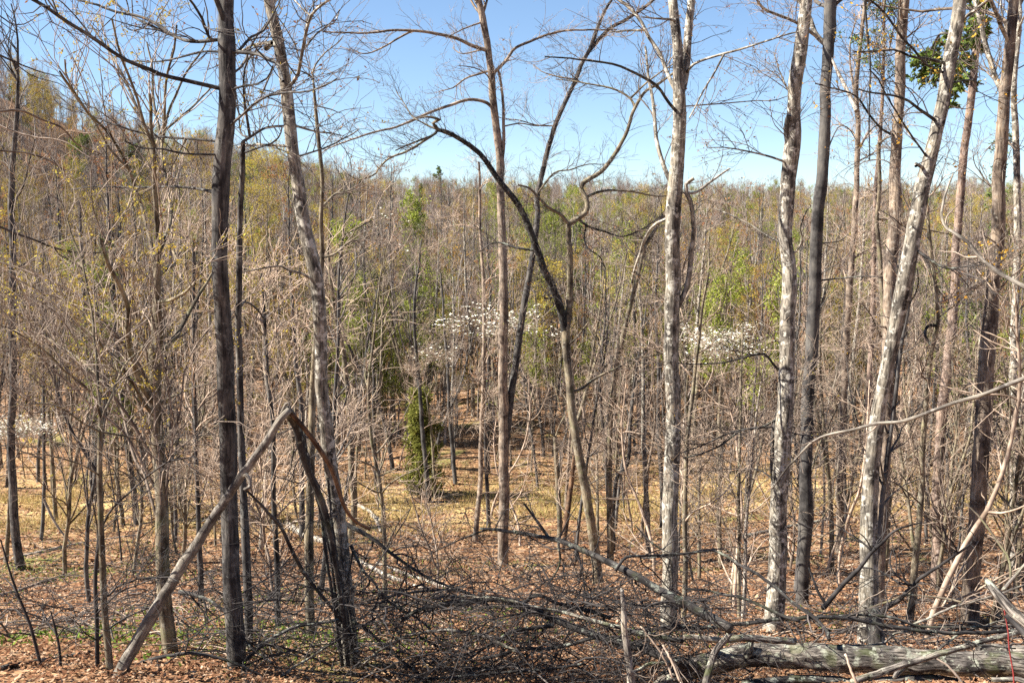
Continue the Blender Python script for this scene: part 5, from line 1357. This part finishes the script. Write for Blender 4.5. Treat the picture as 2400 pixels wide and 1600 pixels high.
# ------------------------------------------------------------------ the forest on the far slopes: one mass of trees nobody could count
far_col = bpy.data.collections.new('hillside_tree_forms')
def far_form(i, me):
    o = bpy.data.objects.new('hillside_form_%02d' % i, me)
    far_col.objects.link(o)
rng = np.random.default_rng(400)
ff = 0
FARK = {}
def add_far(kind, me):
    global ff
    far_form(ff, me); FARK.setdefault(kind, []).append(ff); ff += 1
for j in range(5):
    g = bare_form(rng, H=rng.uniform(10.5, 13), r=0.085, crook=0.05, clear=rng.uniform(0.38, 0.5), nb=24, n2=7, n3=9, tip=0.0045, r2=0.009, fork=j % 2 == 0)
    add_far('bare', form_meshes('hillside_tree', g, 'far_bark', 'far_twig', joined=True, k=5, k1=3))
for j in range(3):
    g = bare_form(rng, H=rng.uniform(6, 8), r=0.05, crook=0.06, clear=0.15, nb=24, n2=7, n3=9, tip=0.005, r2=0.010, blen=(0.8, 2.2))
    add_far('small', form_meshes('hillside_tree', g, 'far_bark', 'far_twig', joined=True, k=4, k1=3))
for nm, leaf, nl, sz in [('red', 'leaf_red', 1500, (0.03, 0.055)), ('orange', 'leaf_orange', 1500, (0.03, 0.055)), ('yellow', 'leaf_yellow', 2600, (0.035, 0.07)), ('green', 'leaf_green', 3600, (0.035, 0.07))]:
    for j in range(2):
        g = bare_form(rng, H=rng.uniform(8.5, 12), r=0.08, crook=0.05, clear=0.25, nb=26, n2=6, n3=7, tip=0.0045, r2=0.009)
        add_far(nm, form_meshes('hillside_tree', g, 'far_bark', 'far_twig', leaf, nl, sz, joined=True, k=5, k1=3, rng=rng, spread=0.12))

def pine_gens(rng, H, r, clear=0.3, width=2.0, nb=60):
    n = 16
    P = np.zeros((n, 3)); P[:, 2] = np.linspace(-0.3, H, n); P[:, :2] += np.cumsum(rng.normal(size=(n, 2)) * 0.05, axis=0)
    R = r * (1 - np.linspace(0, 1, n)) ** 0.8 + 0.01
    A, AR = P[None], R[None]
    P1, R1 = sprout(A, AR, nb, rng, clear, 0.99, (width * 0.6, width * 1.2), (65, 95), up=0.1, curve=0.03, wob=0.08, n=8, r0=0.02, r1=0.006, rel=0.5, tipshort=0.75)
    P2, R2 = sprout(P1, R1, nb * 6, rng, 0.2, 1.0, (0.25, 0.8), (30, 60), up=0.15, wob=0.1, n=4, r0=0.008, r1=0.004)
    P3, R3 = sprout(P2, R2, nb * 12, rng, 0.2, 1.0, (0.15, 0.35), (30, 60), up=0.2, wob=0.1, n=3, r0=0.005, r1=0.003)
    return (A, AR), (P1, R1), (P2, R2), (P3, R3)
for j in range(2):
    g = pine_gens(rng, rng.uniform(8, 11), 0.12)
    add_far('pine', form_meshes('hillside_tree', g, 'far_bark', 'far_twig', 'needle', 5200, (0.07, 0.13), joined=True, k=5, k1=3, rng=rng, spread=0.10))

def far_points():
    rg = np.random.default_rng(500)
    pts, idx, rot, scl = [], [], [], []
    kinds = ['bare', 'small', 'red', 'orange', 'yellow', 'green', 'pine']
    def put(n, y0, y1, minscale, maxscale, prob_small):
        cnt = 0
        while cnt < n:
            y = math.sqrt(rg.uniform(y0 * y0, y1 * y1))
            x = rg.uniform(-0.60, 0.60) * y
            zg = float(ground(x, y))
            a = vnoise(np.array([x / 14.0]), np.array([y / 14.0]), seed=21)[0]
            b = vnoise(np.array([x / 11.0]), np.array([y / 11.0]), seed=22)[0]
            left = sstep((-x / y - 0.05) / 0.3)
            right = sstep((x / y - 0.05) / 0.3)
            w = np.array([0.42, prob_small * 0.8, 0.10, 0.07 + 0.08 * float(a > 0.2) + 0.12 * left, 0.08 + 0.30 * float(a > 0.2) + 0.14 * left, (0.09 + 0.40 * float(b > 0.15) * (1.0 if y < 110 else 0.5)) * (1 - 0.75 * left), 0.014 + 0.07 * float(b < -0.35)])
            k = rg.choice(kinds, p=w / w.sum())
            pts.append((x, y, zg)); idx.append(int(rg.choice(FARK[k]))); rot.append(rg.uniform(0, 6.28)); scl.append(cap_scale((x, y, zg), 12.0, rg.uniform(minscale, maxscale), rg)); cnt += 1
    put(480, 46, 66, 0.55, 0.95, 0.22)
    put(820, 66, 95, 0.65, 1.0, 0.3)
    put(1100, 95, 150, 0.75, 1.08, 0.25)
    put(1300, 150, 235, 0.8, 1.15, 0.12)
    return pts, idx, rot, scl
fp, fi, fr, fs = far_points()
me = bpy.data.meshes.new('hillside_forest')
me.vertices.add(len(fp)); me.vertices.foreach_set('co', np.array(fp, np.float32).ravel())
for nm, tp, arr in (('form', 'INT', np.array(fi, np.int32)), ('turn', 'FLOAT', np.array(fr, np.float32)), ('size', 'FLOAT', np.array(fs, np.float32))):
    a = me.attributes.new(nm, tp, 'POINT'); a.data.foreach_set('value', arr)
me.update()
forest = bpy.data.objects.new('hillside_forest', me); COL.objects.link(forest)
forest['kind'] = 'stuff'; forest['label'] = 'leafless and budding forest covering the far slopes up to the ridge'; forest['category'] = 'forest'
ng = bpy.data.node_groups.new('hillside_forest_nodes', 'GeometryNodeTree')
ng.interface.new_socket('Geometry', in_out='INPUT', socket_type='NodeSocketGeometry')
ng.interface.new_socket('Geometry', in_out='OUTPUT', socket_type='NodeSocketGeometry')
gi, go = ng.nodes.new('NodeGroupInput'), ng.nodes.new('NodeGroupOutput')
iop = ng.nodes.new('GeometryNodeInstanceOnPoints')
ci = ng.nodes.new('GeometryNodeCollectionInfo'); ci.inputs['Collection'].default_value = far_col
ci.inputs['Separate Children'].default_value = True; ci.inputs['Reset Children'].default_value = True
def named(nm, tp):
    n = ng.nodes.new('GeometryNodeInputNamedAttribute'); n.data_type = tp; n.inputs['Name'].default_value = nm
    return n.outputs['Attribute']
cx = ng.nodes.new('ShaderNodeCombineXYZ'); ng.links.new(named('turn', 'FLOAT'), cx.inputs['Z'])
e2r = ng.nodes.new('FunctionNodeEulerToRotation'); ng.links.new(cx.outputs[0], e2r.inputs[0])
iop.inputs['Pick Instance'].default_value = True
ng.links.new(gi.outputs[0], iop.inputs['Points']); ng.links.new(ci.outputs[0], iop.inputs['Instance'])
ng.links.new(named('form', 'INT'), iop.inputs['Instance Index']); ng.links.new(e2r.outputs[0], iop.inputs['Rotation'])
ng.links.new(named('size', 'FLOAT'), iop.inputs['Scale'])
ng.links.new(iop.outputs[0], go.inputs[0])
md = forest.modifiers.new('forest', 'NODES'); md.node_group = ng

# ------------------------------------------------------------------ cedar, dogwoods, leafing trees and pines one can pick out
def conifer(name, label, cat, base, H, width, seed, leafmat, nleaf, lsize, clear=0.03, nb=120, irregular=0.35):
    rg = np.random.default_rng(seed)
    n = 18
    P = np.zeros((n, 3)); P[:, 2] = np.linspace(-0.3, H, n); P[:, :2] += np.cumsum(rg.normal(size=(n, 2)) * 0.03, axis=0)
    R = 0.09 * (1 - np.linspace(0, 1, n)) ** 0.8 + 0.008
    A, AR = P[None] + np.array(base), R[None]
    root = empty(name, base, label, cat)
    t = MB(); t.tubes(A, AR, 8); t.build('trunk', 'bark_pine', root)
    P1, R1 = sprout(A, AR, nb, rg, clear, 0.98, (width * (1 - irregular), width * (1 + irregular)), (45, 80), up=0.25, curve=0.06, wob=0.1, n=8, r0=0.015, r1=0.005, rel=0.4, tipshort=0.72)
    P2, R2 = sprout(P1, R1, nb * 7, rg, 0.15, 1.0, (0.25, 0.6), (30, 60), up=0.3, wob=0.12, n=5, r0=0.007, r1=0.003)
    c = MB(); c.tubes(P1, R1, 4, 0); c.tubes(P2, R2, 3, 0)
    leaf_blades(c, P2, nleaf, rg, lsize, 1, spread=0.05, aspect=0.30, tipbias=False)
    c.build('crown', ['twig_dark', leafmat], root, 'stuff', smooth=False)
    return root
cb = on_ground(985, 1158)
conifer('cedar_tree', 'dense olive-green cedar standing alone on the valley floor among bare trunks', 'cedar', cb, 240 / FPX * cb[1] * 1.02, 1.15, 601, 'cedar', 13000, (0.05, 0.10), irregular=0.5)

def leafing(name, label, cat, u, v_top, v_base_y, width_px, seed, leaf, nleaf, lsize, pine=False):
    """a leafing tree: photo column u, crown top v_top, standing at depth v_base_y"""
    Y = v_base_y
    p = at(u, 800, Y); g = float(ground(p[0], Y)); base = (p[0], Y, g)
    H = at(u, v_top, Y)[2] - g
    rg = np.random.default_rng(seed)
    wd = metre(Y, width_px) / 2
    if pine:
        return conifer(name, label, cat, base, H, wd, seed, leaf, nleaf, lsize, clear=0.25, nb=70)
    gens = bare_form(rg, H=H, r=0.07, crook=0.05, clear=0.35, nb=26, blen=(wd * 0.7, wd * 1.3), n2=6, n3=8, tip=0.006, r2=0.010)
    root = empty(name, base, label, cat)
    for nm, (PP, RR) in (('trunk', gens[0]),):
        t = MB(); t.tubes(PP + np.array(base), RR, 7); t.build('trunk', 'bark_tan', root)
    c = MB()
    for PP, RR in gens[1:]:
        c.tubes(PP + np.array(base), RR, 3, 0)
    c.build('crown', 'twig_grey', root, 'stuff')
    l = MB(); leaf_blades(l, gens[3][0] + np.array(base), nleaf, rg, lsize, 0, spread=0.14); l.build('leaves', leaf, root, 'stuff', smooth=False)
    return root
for i, a in enumerate([
    ('leafing_tree', 'yellow-leafed tree showing between the fan-shaped tree and tall dark trunk', 'tree', 470, 330, 48, 230, 611, 'leaf_yellow', 4200, (0.022, 0.045)),
    ('leafing_tree', 'yellow-green leafing tree between the tall dark trunk and the leaning pale one', 'tree', 620, 325, 48, 190, 612, 'leaf_yellow', 4200, (0.022, 0.045)),
    ('leafing_tree', 'yellow-leafed tree low at left behind the left-edge trunk', 'tree', 110, 600, 34, 260, 613, 'leaf_yellow', 3200, (0.02, 0.04)),
    ('leafing_tree', 'orange-yellow tree right of the left-edge trunk under the hill crest', 'tree', 215, 430, 44, 190, 614, 'leaf_yellow', 3600, (0.022, 0.045)),
    ('leafing_tree', 'yellow-green leafing tree right of the leaning pale trunk at mid height', 'tree', 840, 520, 46, 170, 615, 'leaf_green', 4200, (0.04, 0.07)),
    ('leafing_tree', 'bright green leafing tree just left of the double-topped trunk', 'tree', 1490, 520, 58, 170, 616, 'leaf_green', 4600, (0.05, 0.09)),
    ('leafing_tree', 'light green leafing tree between the double-topped trunk and snapped-stub tree', 'tree', 1690, 570, 44, 230, 617, 'leaf_green', 8000, (0.03, 0.06)),
    ('leafing_tree', 'smaller green leafing tree behind the white dogwood right of centre', 'tree', 1770, 640, 40, 150, 618, 'leaf_green', 3800, (0.035, 0.07)),
    ('leafing_tree', 'green leafing tree right of the smooth dark trunk at mid height', 'tree', 1955, 660, 52, 120, 619, 'leaf_green', 3500, (0.045, 0.08)),
    ('leafing_tree', 'pale green leafing tree behind the right-edge trunks', 'tree', 2290, 600, 50, 170, 620, 'leaf_green', 2600, (0.04, 0.08)),
    ('leafing_tree', 'yellow leafing tree on the far hillside left of the twin trunks', 'tree', 960, 430, 70, 150, 621, 'leaf_green', 3000, (0.06, 0.10)),
    ('leafing_tree', 'green-yellow leafing tree behind the three-way forked tree', 'tree', 270, 590, 33, 150, 622, 'leaf_green', 3600, (0.03, 0.06)),
    ('leafing_tree', 'olive leafing tree low on the hillside just right of the double-topped trunk', 'tree', 1630, 610, 52, 150, 624, 'leaf_green', 3600, (0.03, 0.06)),
    ('leafing_tree', 'yellow-green leafing tree on the hillside above the right dogwood', 'tree', 1745, 560, 58, 150, 625, 'leaf_green', 4200, (0.035, 0.07)),
    ('leafing_tree', 'olive leafing tree on the hillside above the cedar', 'tree', 1000, 580, 62, 140, 626, 'leaf_green', 2600, (0.035, 0.07)),
    ('leafing_tree', 'olive leafing tree on the hillside just left of the twin trunks', 'tree', 1110, 590, 66, 130, 627, 'leaf_green', 2400, (0.035, 0.07)),
    ('leafing_tree', 'yellow-green leafing tree between the twin trunks and the wide-forked tree', 'tree', 1262, 570, 62, 130, 628, 'leaf_green', 3000, (0.035, 0.07)),
    ('leafing_tree', 'soft green leafing tree seen right of the wide-forked trunk', 'tree', 1400, 580, 64, 170, 629, 'leaf_green', 4200, (0.035, 0.07)),
    ('leafing_tree', 'gold-leafed tree on the hillside right of the smooth dark trunk', 'tree', 1985, 560, 70, 120, 630, 'leaf_yellow', 2600, (0.035, 0.07)),
    ('leafing_tree', 'small leafing tree on the valley side left of the cedar', 'tree', 868, 690, 48, 80, 623, 'leaf_green', 2600, (0.04, 0.07)),
]):
    leafing(*a)
for a in [('pine_tree', 'dark green round-topped pine on the hillside beside the wide-forked tree', 'pine tree', 1312, 490, 85, 110, 631, 'needle', 9000, (0.10, 0.18)),
          ('pine_tree', 'green pine glimpsed behind the twin trunks at mid height', 'pine tree', 1205, 600, 70, 90, 632, 'needle', 6500, (0.09, 0.15)),
          ('pine_tree', 'green pine left of the leaning pale trunk behind the thicket', 'pine tree', 262, 560, 52, 110, 633, 'needle', 5000, (0.07, 0.12)),
          ('pine_tree', 'small pine breaking the ridge left of the wide-forked tree', 'pine tree', 1030, 395, 190, 70, 634, 'needle', 4000, (0.14, 0.25)),
          ('pine_tree', 'wispy pine on the skyline near the right-edge trunks', 'pine tree', 2330, 300, 60, 170, 635, 'needle', 3200, (0.08, 0.14)),
          ('pine_tree', 'low bright pine between the smooth dark trunk and thin straight tree', 'pine tree', 1950, 690, 60, 90, 636, 'needle', 5000, (0.08, 0.13))]:
    leafing(*a, pine=True)
p_ = at(2040, 800, 27); b_ = (p_[0], 27.0, float(ground(p_[0], 27.0)))
conifer('pine_tree', 'tall pine behind the upright brown tree, green needle tufts against the sky', 'pine tree', b_, 19.5, 2.6, 637, 'needle', 3600, (0.035, 0.07), clear=0.66, nb=34)

def dogwood(name, label, trunk, limbs, spray, seed, nfl, fl=(0.026, 0.042), Y=None, group=None):
    """trunk and limbs traced; spray = (u0, u1, v0, v1) photo box of the blossom layer"""
    rg = np.random.default_rng(seed)
    base = max(trunk, key=lambda p: p[1])
    Y = Y or on_ground(base[0], base[1])[1]
    P, R = trace_trunk(trunk, Y, rg)
    root = empty(name, (P[0][0], P[0][1], float(ground(P[0][0], P[0][1]))), label, 'dogwood tree', group)
    t = MB(); t.tubes(P, R, 9, rough=0.06); t.build('trunk', 'bark_tan', root)
    pool = Pool(); pool.add(P, R); main = []
    u0, u1, v0, v1 = spray
    ends = [(rg.uniform(u0, u1), rg.uniform(v0, v1)) for _ in range(16)]
    for j, e in enumerate(list(limbs) + ends):
        if j < len(limbs):
            bp = e
        else:
            s = pool.p[rg.integers(len(pool.p) // 2, len(pool.p))]
            uu, vv = px(s); m = ((uu + e[0]) / 2 + rg.normal() * 10, (vv * 0.45 + e[1] * 0.55) + rg.uniform(0, 20))
            bp = [(uu, vv), m, e]
        p0, r0, _ = pool.near(*bp[0])
        dY = rg.uniform(-1, 1) * metre(Y, (u1 - u0)) * 0.4
        Q = np.array([p0] + [at(q[0], q[1], p0[1] + dY * (i + 1) / (len(bp) - 1)) for i, q in enumerate(bp[1:])])
        Q = resample(Q, 16); S = np.linspace(min(r0 * 0.7, 0.022), 0.005, 16)
        b = MB(); b.tubes(Q, S, 6); b.build('branch', 'bark_tan', root); pool.add(Q, S); main.append((Q, S[0], S[-1]))
    A, AR = stack(main, 14)
    tw = MB()
    P2, R2 = sprout(A, AR, 150, rg, 0.35, 1.0, (0.3, 1.0), (30, 70), up=0.15, wob=0.14, n=7, r0=0.007, r1=0.003, flat=0.75)
    P3, R3 = sprout(P2, R2, 700, rg, 0.2, 1.0, (0.12, 0.4), (30, 60), up=0.25, wob=0.14, n=5, r0=0.004, r1=0.0026, flat=0.6)
    tw.tubes(P2, R2, 4); tw.tubes(P3, R3, 3); tw.build('twigs', 'twig_pale', root, 'stuff')
    tips = P3[:, -1]
    uu, vv = px(tips)
    ok = (uu > u0 - 15) & (uu < u1 + 15) & (vv > v0 - 15) & (vv < v1 + 15)
    tips = tips[ok] if ok.sum() > 10 else tips
    pick = tips[rg.integers(0, len(tips), nfl)] + rg.normal(size=(nfl, 3)) * np.array([0.16, 0.16, 0.02])
    f = MB()
    az = rg.uniform(0, 6.28, nfl); sz = rg.uniform(fl[0], fl[1], nfl)[:, None]
    tilt = rg.normal(size=(nfl, 3)) * 0.25; nrm = unit(np.array([0, 0, 1.0]) + tilt)
    for q in range(4):      # four bracts to a flower
        a = az + q * math.pi / 2
        d = np.stack([np.cos(a), np.sin(a), np.zeros(nfl)], 1); d = unit(d - (d * nrm).sum(1, keepdims=True) * nrm + nrm * 0.15)
        w = np.cross(nrm, d)
        f.blades(pick + d * sz * 0.55, d * sz * 0.55, w * sz * 0.42, 0, fold=0.1, rnd=np.clip(rg.random(nfl), 0, 1))
    f.build('blossom', 'petal', root, 'stuff', smooth=False)
    lm = MB(); leaf_blades(lm, P3, nfl // 2, rg, (0.015, 0.03), 0, spread=0.03); lm.build('leaves', 'leaf_green', root, 'stuff', smooth=False)
    return root
dogwood('dogwood_tree', 'white-flowering dogwood spreading its blossom across the twin middle trunks',
        [(1302, 1022, 10), (1304, 1080, 11), (1308, 1150, 12), (1312, 1220, 13), (1312, 1290, 15)],
        [C('e', [(1310, 1370), (1290, 1350), (1230, 1320), (1150, 1270), (1070, 1240), (980, 1210), (920, 1150), (870, 1050), (790, 1000), (700, 970), (600, 940)]),
         C('e', [(1315, 1370), (1340, 1290), (1390, 1190), (1360, 1110), (1290, 1050), (1230, 1000)]),
         C('e', [(1340, 930), (1240, 900), (1130, 850), (1100, 830), (1050, 760)]),
         C('e', [(940, 1190), (1060, 980), (1100, 870), (1080, 760), (1120, 700)]),
         C('e', [(1060, 990), (960, 900), (880, 820), (820, 740)])], (1035, 1330, 722, 772), 701, 560, (0.026, 0.042))
dogwood('dogwood_tree', 'white-flowering dogwood with the densest blossom, left of the snapped-stub tree',
        [(1690, 900, 7), (1686, 980, 9), (1690, 1080, 10), (1684, 1200, 11), (1690, 1330, 13)],
        [[(1690, 905), (1660, 880), (1630, 850), (1606, 836)], [(1690, 905), (1720, 850), (1760, 810), (1810, 790)], [(1690, 905), (1690, 850), (1680, 800)]],
        (1602, 1815, 772, 836), 702, 1100, (0.022, 0.036))
dogwood('dogwood_tree', 'white-flowering dogwood spray at the left edge low down',
        [(26, 1090, 7), (24, 1150, 9), (20, 1230, 10), (14, 1320, 12)],
        [[(26, 1090), (50, 1050), (80, 1020), (108, 1008)], [(26, 1090), (10, 1030), (0, 990)]], (-60, 108, 975, 1022), 703, 800, (0.024, 0.038))
dogwood('dogwood_tree', 'thinly flowering dogwood right of the cedar top, small cream blossoms',
        [(1000, 930, 4), (1010, 1000, 6), (1016, 1080, 7), (1020, 1170, 8)],
        [[(1000, 930), (1030, 870), (1070, 810)], [(1000, 930), (980, 870), (975, 820)]], (950, 1085, 795, 850), 704, 140, (0.035, 0.055))
dogwood('dogwood_tree', 'distant sparse dogwood with a few white flowers right of the leaning pale trunk',
        [(900, 640, 4), (896, 760, 5), (892, 880, 6), (888, 1020, 7)],
        [[(900, 640), (930, 600), (970, 590)], [(900, 640), (880, 560), (915, 480)]], (810, 985, 455, 600), 705, 46, (0.035, 0.06), Y=44)

# ------------------------------------------------------------------ forest floor
def floor_points(n, y0, y1, rg, wide=0.56, power=1.0):
    y = (rg.random(n) * (y1 ** power - y0 ** power) + y0 ** power) ** (1 / power)
    x = rg.uniform(-wide, wide, n) * y + rg.normal(size=n) * 0.3
    return x, y
rg = np.random.default_rng(801)
mb = MB()
for n, y0, y1, sz in ((30000, 7.8, 13, (0.016, 0.034)), (34000, 12, 21, (0.024, 0.046)), (36000, 20, 44, (0.045, 0.08))):
    x, y = floor_points(n, y0, y1, rg)
    z = ground(x, y) + rg.uniform(0.01, 0.06, n)
    u = unit(rg.normal(size=(n, 3)) * np.array([1, 1, 0.35])); w = unit(np.cross(u, rg.normal(size=(n, 3)) * 0.35 + np.array([0, 0, 1.0])))
    s = rg.uniform(sz[0], sz[1], n)[:, None]
    mb.blades(np.stack([x, y, z], 1), u * s, w * s * 0.6, 0, fold=0.5)
o = mb.build('fallen_leaves', 'litter', kind='stuff', smooth=False); tag(o, 'orange-brown fallen leaves carpeting the slope', 'leaf litter')
n = 26000
x = rg.uniform(-0.56, 0.56, n * 3) * 40; y = 37.5 + 3.0 * np.sin(x / 9.0) - 0.12 * x + rg.normal(size=n * 3) * 3.2
keep = (vnoise(x / 1.6, y / 1.6, seed=33) > 0.02)
x, y = x[keep][:n], y[keep][:n]
n = len(x)
u = unit(rg.normal(size=(n, 3)) * 0.45 + np.array([0, 0, 0.8])); w = unit(np.cross(u, rg.normal(size=(n, 3))))
h = rg.uniform(0.06, 0.22, n)[:, None]
mb = MB(); mb.blades(np.stack([x, y, ground(x, y)], 1) + u * h, u * h, w * 0.010, 0, fold=0.3)
o = mb.build('dry_grass', 'straw', kind='stuff', smooth=False); tag(o, 'straw-coloured dry grass along the valley bottom', 'grass')
n = 40000
x, y = floor_points(n, 7, 42, rg)
keep = (vnoise(x / 2.6, y / 2.6, seed=35) > 0.36)
x, y = x[keep], y[keep]
x = np.concatenate([x, rg.normal(size=900) * 0.9 - 4.3, rg.normal(size=1400) * 0.8 - 2.6, rg.normal(size=1500) * 1.2 - 11])
y = np.concatenate([y, rg.normal(size=900) * 0.7 + 10.6, rg.normal(size=1400) * 0.7 + 12.3, rg.normal(size=1500) * 1.2 + 25]); n = len(x)
u = unit(rg.normal(size=(n, 3)) * 0.7 + np.array([0, 0, 0.4])); w = unit(np.cross(u, rg.normal(size=(n, 3)) * 0.5 + np.array([0, 0, 1.0])))
h = rg.uniform(0.015, 0.04, n)[:, None]
mb = MB(); mb.blades(np.stack([x, y, ground(x, y) + 0.02 + rg.random(n) * 0.08], 1) + u * h, u * h, w * h * 0.4, 0, fold=0.3)
o = mb.build('spring_undergrowth', 'herb', kind='stuff', smooth=False); tag(o, 'low green undergrowth in scattered patches', 'undergrowth')
# dead sticks on the floor
def sticks(n, y0, y1, ln, r, mats, name, label, seed, lift=0.05):
    rg = np.random.default_rng(seed)
    x, y = floor_points(n, y0, y1, rg)
    a = rg.uniform(0, 6.28, n); L = rg.uniform(ln[0], ln[1], n)
    m = 6
    P = np.zeros((n, m, 3))
    d = np.stack([np.cos(a), np.sin(a)], 1)
    P[:, 0, 0], P[:, 0, 1] = x, y
    for j in range(1, m):
        d = unit(d + rg.normal(size=(n, 2)) * 0.22)
        P[:, j, :2] = P[:, j - 1, :2] + d * (L / (m - 1))[:, None]
    arch = rg.uniform(0, 1, n)[:, None] * np.sin(np.linspace(0, math.pi, m))[None] * lift * 4
    P[:, :, 2] = ground(P[:, :, 0], P[:, :, 1]) + lift * rg.random(n)[:, None] + arch
    R = (rg.uniform(r[0], r[1], n)[:, None]) * np.linspace(1, 0.35, m)[None]
    mb = MB(); mb.tubes(P, R, 3)
    o = mb.build(name, mats, kind='stuff'); tag(o, label, 'sticks')
sticks(2200, 10, 44, (0.3, 1.8), (0.004, 0.013), 'twig_pale', 'pale_stick_litter', 'thin bleached sticks scattered over the leaf litter', 811)
sticks(1300, 10, 30, (0.4, 2.2), (0.005, 0.016), 'twig_dark', 'dark_stick_litter', 'dark dead sticks scattered over the leaf litter', 812, 0.09)
# fine tangle of the brush pile: low arching twigs
rg = np.random.default_rng(821)
n = 300
st = []
for _ in range(n):
    u, v = rg.uniform(560, 1650), rg.uniform(1330, 1640)
    Y = rg.uniform(8.8, 11.5)
    p = at(u, v, Y); g = float(ground(p[0], p[1])); p[2] = max(p[2], g + 0.03); p[2] = min(p[2], g + 0.9)
    a = rg.uniform(0, 6.28); d = unit(np.array([math.cos(a), math.sin(a) * 0.7, rg.uniform(-0.1, 0.7)]))
    st.append((p, d))
P0 = np.array([s[0] for s in st]); d = np.array([s[1] for s in st]); L = rg.uniform(0.5, 1.6, n)
m = 9; P = np.zeros((n, m, 3)); P[:, 0] = P0; cur = rg.normal(size=(n, 3)) * 0.07
for j in range(1, m):
    P[:, j] = P[:, j - 1] + d * (L / (m - 1))[:, None]; d = unit(d + cur + rg.normal(size=(n, 3)) * 0.12 + np.array([0, 0, -0.06]))
R = rg.uniform(0.004, 0.010, n)[:, None] * np.linspace(1, 0.4, m)[None]
mb = MB(); mb.tubes(P, R, 4)
P2, R2 = sprout(P, R, 1700, rg, 0.1, 1.0, (0.2, 0.7), (30, 75), wob=0.22, n=6, r0=0.005, r1=0.0025); mb.tubes(P2, R2, 3)
P3, R3 = sprout(P2, R2, 3000, rg, 0.1, 1.0, (0.08, 0.28), (30, 70), wob=0.2, n=4, r0=0.003, r1=0.002); mb.tubes(P3, R3, 3)
o = mb.build('brush_debris', 'twig_black', kind='stuff'); tag(o, 'tangle of fine black twigs filling the brush pile at the bottom', 'brush')
